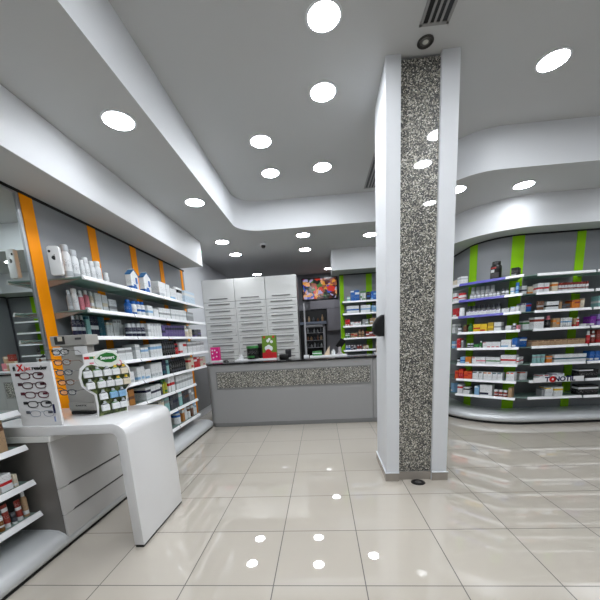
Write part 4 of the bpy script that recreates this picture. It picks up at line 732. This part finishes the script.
def item(kind, w, h, c1, c2, loc, rz, label, group, depth, slim, sty):
    name, _, cat = KW[kind]
    P = dict(label=label, category=cat, group=group)
    if kind == 'b':
        d = depth
        o = MB().box(-w/2, w/2, 0, d, 0, h, bev=min(.003, w*.06, h*.06), seg=1).build(name, pack_mat(c1, c2, sty), loc=loc, rz=rz, **P)
        return o
    if kind == 'c':
        d = .07
        o = MB().box(-w/2, w/2, 0, d, 0, h*.72, bev=.003, seg=1).build(name, pack_mat(c1, c2, 1), loc=loc, rz=rz, **P)
        g = MB().prism([(-w/2, h*.72), (w/2, h*.72), (0, h*.95)], 0, d, plain('W'), mat=Matrix(((1,0,0,0),(0,0,1,0),(0,1,0,0),(0,0,0,1))))
        mr = pm('blue_roof', (.20,.42,.62), .4)
        for sx in (-1, 1): g.prism([(sx*w*.53, h*.71), (sx*w*.53, h*.745), (0, h*.985), (0, h*.945)], -.004, d, mr, mat=Matrix(((1,0,0,0),(0,0,1,0),(0,1,0,0),(0,0,0,1))))
        g.box(-.004, .004, -.002, d, h*.95, h, plain('W')); g.build('gable_top', None, o)
        MB().box(-w*.22, w*.12, -.002, .001, h*.08, h*.30).box(w*.1, w*.34, -.002, .001, h*.35, h*.62).build('blue_print', plain('B'), o)
        return o
    if kind == 'p':
        pts = [(-w/2, 0), (w/2, 0), (w*.44, h*.15), (w*.46, h*.8), (w/2, h), (-w/2, h), (-w*.46, h*.8), (-w*.44, h*.15)]
        t = MB(); d = min(w*.5, depth*.5)
        t.prism(pts, -d/2, d/2, bev=d*.42, seg=4, mat=Matrix.Translation((0, d/2, 0)) @ Matrix.Rotation(PI/2, 4, 'X'))
        return t.build(name, pack_mat(c1, c2, sty, .25), loc=loc, rz=rz, smooth=60, **P)
    r = w/2*slim
    loc = (loc[0]-math.sin(rz)*r, loc[1]+math.cos(rz)*r, loc[2])
    if kind == 'o':
        cr = r*(.84 if c1 == 'W' else .62)
        o = MB().lathe([(0, 0), (r*.92, 0), (r, h*.03), (r, h*.66), (r*.93, h*.74), (cr*.8, h*.80), (cr*.8, h*.83), (0, h*.83)], seg=18).build(name, pack_mat(c1, c2, sty), loc=loc, rz=rz, smooth=40, **P)
        MB().lathe([(0, h*.81), (cr, h*.81), (cr, h*.97), (cr*.85, h), (0, h)], seg=16).build('cap', plain(c2), o, smooth=40)
    elif kind == 'j':
        o = MB().lathe([(0, 0), (r*.95, 0), (r, h*.03), (r, h*.64), (r*.9, h*.72), (0, h*.72)], seg=18).build(name, pack_mat(c1, c2, 2), loc=loc, rz=rz, smooth=40, **P)
        MB().lathe([(0, h*.72), (r*.93, h*.72), (r*.93, h*.97), (r*.88, h), (0, h)], seg=18).build('lid', plain(c2), o, smooth=40)
    elif kind == 'J':
        o = MB().lathe([(0, 0), (r*.92, 0), (r, h*.03), (r, h*.68), (r*.94, h*.76), (r*.7, h*.82), (0, h*.82)], seg=28).build(name, pm('tub_black', (.035,.033,.035), .3), loc=loc, rz=rz, smooth=40, **P)
        MB().lathe([(0, h*.81), (r*.78, h*.81), (r*.78, h*.97), (r*.72, h), (0, h)], seg=24).build('lid', M_BLACK, o, smooth=40)
        def wrap(a0, a1, z0, z1, m, nm):
            p = arc(0, 0, r, a0, a1, 10)
            MB().strip([(.0006, z0), (.003, z0), (.003, z1), (.0006, z1)], p, m).build(nm, None, o)
        wrap(215, 285, h*.60, h*.68, pm('tub_red', (.62,.14,.14), .4), 'red_band')
        wrap(222, 268, h*.40, h*.55, pm('tub_white', (.80,.82,.82), .4), 'white_panel')
        wrap(215, 320, h*.10, h*.38, pm('tub_grey', (.26,.25,.26), .4), 'grey_panel')
    elif kind == 't':
        cr = r*.8
        t = bmesh.new(); rings = []
        for q in range(7):
            f_ = q/6; z = h*.2+h*.8*f_
            rings.append([t.verts.new(((r*.9+(r*1.05-r*.9)*f_)*math.cos(2*PI*k/16), (r*.9*(1-f_)+.003)*math.sin(2*PI*k/16), z)) for k in range(16)])
        for a, b in zip(rings, rings[1:]):
            for k in range(16): t.faces.new((a[k], a[(k+1) % 16], b[(k+1) % 16], b[k]))
        t.faces.new(rings[0][::-1]); t.faces.new(rings[-1])
        mb = MB(); mb._add(t, None)
        o = mb.build(name, pack_mat(c1, c2, sty), loc=loc, rz=rz, smooth=50, **P)
        MB().lathe([(0, 0), (cr, 0), (cr*.95, h*.19), (r*.85, h*.2), (0, h*.2)], seg=16).build('cap', plain('W'), o, smooth=40)
    return o
LINES = {'LEFT': ((-2.325, 3.1), (0, 1), LZ), 'NEAR': ((-2.325, 1.38), (0, 1), [0, 0, 0, 0, 1.157, .885, .60, .335]), 'CORNER': ((2.33, 6.58), None, RZ), 'CURVE': ((2.44, 5.88), None, RZ),
         'CURVE_BACK': ((2.53, 5.98), None, RZ), 'STRAIGHT': ((3.28, 5.32), (1, 0), RZ), 'EDGE': ((4.13, 5.32), (1, 0), RZ), 'WEDGE': ((3.10, 5.44), (1, 0), RZ), 'FAR': ((.55, 7.68), (1, 0), FZ)}
LINES['CORNER'] = ((2.33, 6.58), (.09, -.68), RZ)
LINES['CURVE'] = ((2.44, 5.88), (.64, -.60), RZ); LINES['CURVE_BACK'] = ((2.53, 5.98), (.64, -.60), RZ)
for key, rows in DATA.items():
    A, D, Z = LINES[key]; A = Vector(A); D = Vector(D).normalized(); rz = math.atan2(D.y, D.x)
    for r, items in rows.items():
        z = Z[r-1]
        for i, (k, s, w, h, c1, c2, back) in enumerate(items):
            p = A+D*s+Vector((-D.y, D.x))*back
            depth = {'LEFT': .17, 'NEAR': .14, 'CORNER': .12, 'CURVE': .10, 'CURVE_BACK': .09, 'STRAIGHT': .15, 'EDGE': .15, 'WEDGE': .12, 'FAR': .14}[key]
            if key in ('NEAR',) and k == 'b': depth = .10
            if key == 'CURVE' and r not in (2, 3): depth = .14
            if k in 'oj' and key == 'LEFT': slim = .86
            else: slim = .95
            d = f'{PAL[c1][1]} {KW[k][1]}'
            depth = min(depth, .14) if back else depth
            lb = TPL[key].format(d=d, o=ORD[i], s=SH[r-1])
            item(k, w, h, c1, c2, (p.x, p.y, z+.0005), rz, lb, GRP[key], depth, slim, (i*3+r+len(d)) % 4 if not (i and items[i-1][4] == c1) else (r+len(d)) % 4)

# large white phone-shaped display on the top orange shelf
ph = empty('phone_display', (-2.450, 3.035, 2.2865), rz=.22, label='oversized white phone-shaped display block with a dark fruit mark on the top shelf', category='display')
ol = arc(.028, .237, .024, 0, 90, 5)+arc(-.028, .237, .024, 90, 180, 5)+arc(-.030, .022, .022, 180, 270, 5)+arc(.030, .022, .022, 270, 360, 5)
MB().prism(ol, -.02, .02, M_GLOSSW, bev=.006, mat=Matrix.Rotation(PI/2, 4, 'X')).build('body', parent=ph, smooth=40)
MB().lathe([(0, .004), (.010, .004), (.012, 0), (0, 0)], M_BLACK, seg=16, mat=Matrix.Translation((-.032, -.0205, .212)) @ Matrix.Rotation(PI/2, 4, 'X')).build('camera_lens', parent=ph)
ap = MB()
mk = [(math.cos(a)*(.026+.003*math.cos(2*a)), math.sin(a)*(.026-.002*math.cos(2*a))) for a in [2*PI*k/24 for k in range(24)]]
mk = [(x-(.012 if (x > .018 and abs(y) < .014) else 0), y-(.005 if abs(x) < .006 and y > 0 else 0)) for x, y in mk]
ap.prism(mk, 0, .002, M_BLACK, mat=Matrix.Translation((.0, -.0202, .155)) @ Matrix.Scale(.72, 4) @ Matrix.Rotation(PI/2, 4, 'X'))
ap.prism([(0, .03), (.012, .045), (.014, .036), (.004, .028)], 0, .002, M_BLACK, mat=Matrix.Translation((.0, -.0202, .155)) @ Matrix.Scale(.72, 4) @ Matrix.Rotation(PI/2, 4, 'X'))
ap.build('fruit_mark', parent=ph)

# ------------------------------------------------------------------ desk displays
def rim(w, h, n=20, cx=0, p=2.6):
    out = []
    for k in range(n):
        a = 2*PI*k/n; c, s_ = math.cos(a), math.sin(a)
        out.append((cx+math.copysign(abs(c)**(2/p), c)*w/2, 0, math.copysign(abs(s_)**(2/p), s_)*h/2))
    return out
# glasses card
gx = empty('display_card', (-2.150, 2.235, 1.0305), rz=-.02, label='white stand-up card printed with five reading glasses on the white desk', category='display card')
cd = MB().box(-.166, .166, -.010, .010, 0, .482, pm('card_white', (.90,.90,.905), .4), bev=.002, mat=Matrix.Rotation(.0, 4, 'X')).build('card', parent=gx)
TI = Matrix.Rotation(.0, 4, 'X')
tilt = empty('print_tilt', parent=None) if False else None
def on_card(mb, name, m):
    o = mb.build(name, m, cd); return o
FR = [('frame_maroon', (.30,.06,.10)), ('frame_wine', (.26,.06,.12)), ('frame_plum', (.36,.10,.17)), ('frame_black', (.08,.08,.09)), ('frame_clear', (.62,.64,.70))]
for k, (nm, c) in enumerate(FR):
    z = .385-.072*k; m = pm(nm, c, .3); dx = .006*k-.005
    g = MB()
    for sx in (-.05, .058):
        g.tube([(x+sx+dx, -.0125, q+z) for x, _, q in rim(.082, .046)], .0036 if k < 4 else .0022, m, closed=True, seg=6, mat=TI)
    g.tube([(-.010+dx, -.0125, z+.010), (.004+dx, -.0125, z+.014), (.018+dx, -.0125, z+.010)], .0035 if k < 4 else .002, m, seg=6, mat=TI)
    g.box(-.125+dx, -.093+dx, -.0135, -.0105, z+.000, z+.022, m if k < 4 else pm('grey_temple', (.30,.32,.36), .4), mat=TI)
    g.tube([(-.093+dx, -.0125, z+.014), (-.085+dx, -.0125, z+.014)], .005, m, seg=6, mat=TI)
    g.box(.055+dx, .090+dx, -.0135, -.0105, z+.000, z+.016, m if k < 4 else pm('grey_temple', (.30,.32,.36), .4), mat=TI @ Matrix.Translation((0, 0, 0)))
    o = on_card(g, 'eyeglasses_print', None)
ink = pm('card_ink_black', (.06,.06,.07), .5); red = pm('card_ink_red', (.85,.10,.10), .5)
RX = (PI/2, 0, 0)
def card_y(z): return -.0125
lettering('fi', .045, ink, gx, (-.128, card_y(.445), .440), RX, bold=.001)
lettering('X', .068, red, gx, (-.080, card_y(.445), .444), RX, bold=.002)
lettering('Jet', .040, red, gx, (-.022, card_y(.440), .440), RX, sx=1.2)
lettering('reader', .040, ink, gx, (.075, card_y(.440), .440), RX, sx=1.15, bold=.001)
on_card(MB().box(.118, .134, -.0125, -.0105, .095, .165, pm('navy_ink', (.06,.08,.30), .5), mat=TI).box(.112, .124, -.0125, -.0105, .03, .07, pm('pale_print', (.60,.65,.80), .5), mat=TI), 'blue_print', None)

# glasses tower
tw = empty('eyewear_stand', (-2.10, 2.66, 1.03), rz=-.12, label='tall grey eyewear display tower holding reading glasses on the white desk', category='display stand')
m_tw = pm('stand_grey', (.66,.65,.63), .4)
MB().prism([(-.135, .10), (.12, .10), (.125, .30), (.12, .62), (-.12, .62), (-.14, .30)], -.05, .05, m_tw, bev=.004, mat=Matrix.Rotation(PI/2, 4, 'X')).build('column', parent=tw)
MB().box(-.14, .125, -.055, .055, .03, .10, m_tw, bev=.004).build('pedestal', parent=tw)
MB().box(-.11, .11, -.075, .075, 0, .03, M_BLACK, bev=.008).build('base', parent=tw)
hd = MB().box(-.19, .165, -.065, .065, .595, .68, m_tw, bev=.004).build('header', parent=tw)
MB().box(-.145, -.045, -.068, -.064, .608, .674, pm('header_photo', (.20,.19,.18), .4)).build('photo_print', parent=hd)
MB().box(-.11, -.065, -.070, -.066, .635, .672, plain('IV')).build('pale_print', parent=hd)
MB().box(.06, .12, -.068, -.064, .640, .657, pm('header_ink', (.25,.25,.25), .4)).build('dark_print', parent=hd)
for xx in (-.20, .10): pass
for x0, x1 in ((-.185, -.09), (.03, .15)): MB().box(x0, x1, -.062, -.056, .515, .585, pm('card_white', (.90,.90,.905), .4)).build('price_tag', parent=tw)
lettering('SUNOPTIC', .022, pm('header_ink', (.25,.25,.25), .4), tw, (-.01, -.056, .075), (PI/2, 0, 0), sx=1.1)
def eyeglasses(loc, rz, c, label, parent=None, w=.066, h=.042):
    t = empty('eyeglasses', loc, rz, label=label, category='eyeglasses', group='reading glasses on the grey tower')
    m = pm('rim_'+c, PAL[c][0], .25)
    g = MB()
    for sx in (-.037, .037): g.tube([(x+sx, 0, q) for x, _, q in rim(w, h)], .0038, m, closed=True, seg=6)
    g.box(-.076, -.066, -.003, .003, .004, .016, m).box(.066, .076, -.003, .003, .004, .016, m)
    g.tube([(-.009, 0, .008), (0, -.003, .011), (.009, 0, .008)], .0025, m, seg=6)
    g.build('frame', None, t)
    ml = pm('lens_clear', (.95,.96,.97), .05, alpha=.12)
    for sx in (-.037, .037):
        MB().prism([(x+sx, q) for x, _, q in rim(w*.97, h*.97)], -.0006, .0006, ml, mat=Matrix.Rotation(PI/2, 4, 'X')).build('lens', parent=t)
        k = math.copysign(1, sx)
        MB().tube([(k*.069, 0, .010), (k*.072, .03, .010), (k*.070, .095, .008), (k*.068, .125, -.012)], .0022, m, seg=6).build('temple', parent=t)
    return t
on = 'top second third fourth fifth'.split()
R_tw = Matrix.Rotation(-.12, 3, 'Z')
for k in range(5):
    z = 1.03+.545-.082*k
    p = R_tw @ Vector((.03, -.195, 0)); q = R_tw @ Vector((-.235, -.13, 0))
    eyeglasses((tw.location.x+p.x, tw.location.y+p.y, z), -.05, ['K', 'BR', 'DG', 'BR', 'DG'][k], f'reading glasses, {on[k]} pair down the front of the grey tower')
    eyeglasses((tw.location.x+q.x-.02, tw.location.y+q.y, z+.015), -.75, ['K', 'BR', 'K', 'K', 'N'][k], f'dark reading glasses, {on[k]} pair down the mirror side of the grey tower')

# green mini-pack board
gb = empty('display_board', (-1.79, 2.54, 1.03), rz=math.atan2(.234, .121), label='tree-shaped green display board with white edge and leaf logo on the white desk', category='display board')
def cloud(s, dz=0):
    p = [(-.128, .0), (.126, .0), (.135, .10), (.142, .19), (.188, .235), (.206, .31), (.196, .385), (.160, .435), (.128, .455)]
    p += [(.120, .500), (.080, .535), (.02, .548), (-.05, .535)]
    p += [(-.157, .520), (-.160, .440), (-.195, .41), (-.214, .34), (-.205, .27), (-.165, .225), (-.122, .19), (-.118, .10)]
    return p
def shrink(p, d):
    n = len(p); out = []
    for i in range(n):
        a, b, c = Vector(p[i-1]), Vector(p[i]), Vector(p[(i+1) % n])
        e = (b-a).normalized(); f_ = (c-b).normalized(); nn = Vector((-(e.y+f_.y), e.x+f_.x)).normalized()
        out.append((b.x+nn.x*d, b.y+nn.y*d))
    return out
XZR = Matrix.Rotation(PI/2, 4, 'X')
MB().prism(cloud(1), -.006, .006, pm('card_white', (.90,.90,.905), .4), mat=XZR).build('board', parent=gb)
def foliage():
    m, nt, b = nodes_of('leafy_print')
    tc = N(nt, 'ShaderNodeTexCoord'); no = N(nt, 'ShaderNodeTexNoise'); no.inputs['Scale'].default_value = 28; no.inputs['Detail'].default_value = 3
    nt.links.new(tc.outputs['Object'], no.inputs[0])
    cr = N(nt, 'ShaderNodeValToRGB'); nt.links.new(no.outputs['Fac'], cr.inputs[0]); e = cr.color_ramp.elements
    e[0].position = .35; e[0].color = (*lin((.10,.13,.07)), 1); e[1].position = .68; e[1].color = (*lin((.50,.55,.32)), 1)
    q = cr.color_ramp.elements.new(.52); q.color = (*lin((.24,.30,.13)), 1)
    nt.links.new(cr.outputs[0], b.inputs['Base Color']); b.inputs['Roughness'].default_value = .45
    return m
inner = [(-.118, .012), (.116, .012), (.122, .10), (.130, .195), (.176, .24), (.192, .31), (.183, .378), (.150, .42), (.10, .432), (.06, .415), (0, .405), (-.06, .415), (-.11, .435), (-.15, .425), (-.182, .395), (-.198, .335), (-.19, .275), (-.155, .237), (-.108, .195), (-.106, .10)]
MB().prism(inner, 0, .002, foliage(), mat=Matrix.Translation((0, -.006, 0)) @ XZR).build('leaf_print', parent=gb)
MB().box(-.10, .10, .006, .09, 0, .006, pm('card_white', (.90,.90,.905), .4)).prism([(.006, 0), (.085, 0), (.006, .25)], -.004, .004, pm('card_white', (.90,.90,.905), .4), mat=Matrix(((0,0,1,0),(1,0,0,0),(0,1,0,0),(0,0,0,1)))).build('strut', parent=gb)
MB().lathe([(0, .004), (.5, .004), (.52, 0), (0, 0)], pm('logo_rim', (.88,.90,.88), .4), seg=32, mat=Matrix.Translation((.02, -.0062, .470)) @ XZR @ Matrix.Diagonal((.20, .135, 1, 1))).build('logo_plate', parent=gb)
lf = [(-.085, .0), (-.05, .03), (.0, .045), (.05, .036), (.082, .008), (.07, -.022), (.03, -.038), (-.02, -.034), (-.06, -.016)]
MB().prism(lf, 0, .003, pm('logo_green', (.10,.42,.14), .35), mat=Matrix.Translation((.02, -.0102, .478)) @ XZR).build('leaf_logo', parent=gb)
lettering('Sanvert', .038, M_LIP, gb, (.02, -.0138, .480), (PI/2, 0, 0), bold=.0008)
MB().box(-.155, -.118, -.0085, -.006, .478, .498, plain('R')).box(-.115, -.085, -.0085, -.006, .478, .498, plain('GR')).box(-.082, -.055, -.0085, -.006, .478, .498, plain('Y')).box(-.12, -.09, -.0085, -.006, .438, .450, plain('P')).build('colour_marks', parent=gb)
MB().lathe([(0, .003), (.024, .003), (.026, 0), (0, 0)], plain('P'), seg=20, mat=Matrix.Translation((.112, -.0062, .432)) @ XZR).lathe([(0, .004), (.016, .004), (.017, 0), (0, 0)], plain('W'), seg=20, mat=Matrix.Translation((.112, -.0062, .432)) @ XZR).build('round_seal', parent=gb)
Rg = Matrix.Rotation(gb.rotation_euler.z, 3, 'Z')
rowsp = [('top', .335, [-.155, -.080, -.005, .065, .137], ['W','W','W','W','IV']), ('second', .243, [-.150, -.065, .005, .075, .145], ['W','W','W','W','IV']),
         ('third', .145, [-.065, .018, .090], ['W','LB','LB']), ('bottom', .050, [-.065, .020, .090], ['W','W','W'])]
for rn, z, xs_, cs in rowsp:
    for k, (x, c) in enumerate(zip(xs_, cs)):
        p = Rg @ Vector((x, -.024, 0))
        t = MB().prism([(-.030, 0), (.030, 0), (.031, .045), (.014, .062), (-.014, .062), (-.031, .045)], -.012, .012, pack_mat(c, 'GR' if k % 2 else 'DG', 3), bev=.004, mat=XZR)
        o = t.build('mini_pack', loc=(gb.location.x+p.x, gb.location.y+p.y, gb.location.z+z), rz=gb.rotation_euler.z, label=f'{PAL[c][1]} mini pack, {ORD[k]} in the {rn} row on the green tree-shaped board', category='mini pack', group='mini packs hanging on the green board')
        MB().lathe([(0, .060), (.011, .060), (.011, .078), (.008, .080), (0, .080)], plain('Y' if (c == 'IV' or k == 3) else 'S'), seg=12).build('cap', parent=o)

# loose packs in a basket at the pillar end of the counter
for k, (x, y, z, c, w, h) in enumerate([(1.115, 6.24, 1.245, 'TN', .13, .20), (1.25, 6.26, 1.245, 'P', .12, .16), (1.17, 6.36, 1.245, 'RB', .14, .34), (1.30, 6.36, 1.245, 'TN', .10, .30)]):
    o = MB().box(-w/2, w/2, -.035, .035, 0, h, pack_mat(c, 'IV', k), bev=.006).build('carton', loc=(x, y, 1.2405), label=f"{PAL[c][1]} pack on the counter beside the pillar, {['front by the riser end','front against the pillar','taller at the back','taller at the back against the pillar'][k]}", category='box')
tray(1.03, 1.40, 6.18, 6.42, 'low white riser on the counter half hidden by the pillar')

# ------------------------------------------------------------------ camera, world, view
w = bpy.data.worlds.new('world'); S.world = w; w.use_nodes = True
w.node_tree.nodes['Background'].inputs[0].default_value = (.8, .85, .9, 1); w.node_tree.nodes['Background'].inputs[1].default_value = .05
R_ = Vector((0.99652009, 0.06359241, -0.0538862)); U_ = Vector((0.04076998, 0.19200186, 0.98054734)); F_ = Vector((-0.07270162, 0.97933206, -0.18874105))
cam = bpy.data.cameras.new('camera'); co = bpy.data.objects.new('camera', cam); COL.objects.link(co)
m = Matrix(((R_.x, U_.x, -F_.x, 0), (R_.y, U_.y, -F_.y, 0), (R_.z, U_.z, -F_.z, 1.57788), (0, 0, 0, 1)))
co.matrix_world = m
cam.sensor_fit = 'HORIZONTAL'; cam.sensor_width = 36; cam.lens = 318.57*36/600; cam.shift_y = 100/600; cam.clip_start = .02
S.camera = co
S.view_settings.view_transform = 'Standard'; S.view_settings.look = 'None'; S.view_settings.gamma = 1; S.view_settings.use_curve_mapping = False
S.view_settings.exposure = .24
S.cycles.max_bounces = 10; S.cycles.diffuse_bounces = 6; S.cycles.glossy_bounces = 5
S.cycles.sample_clamp_indirect = 6
S.cycles.use_denoising = True
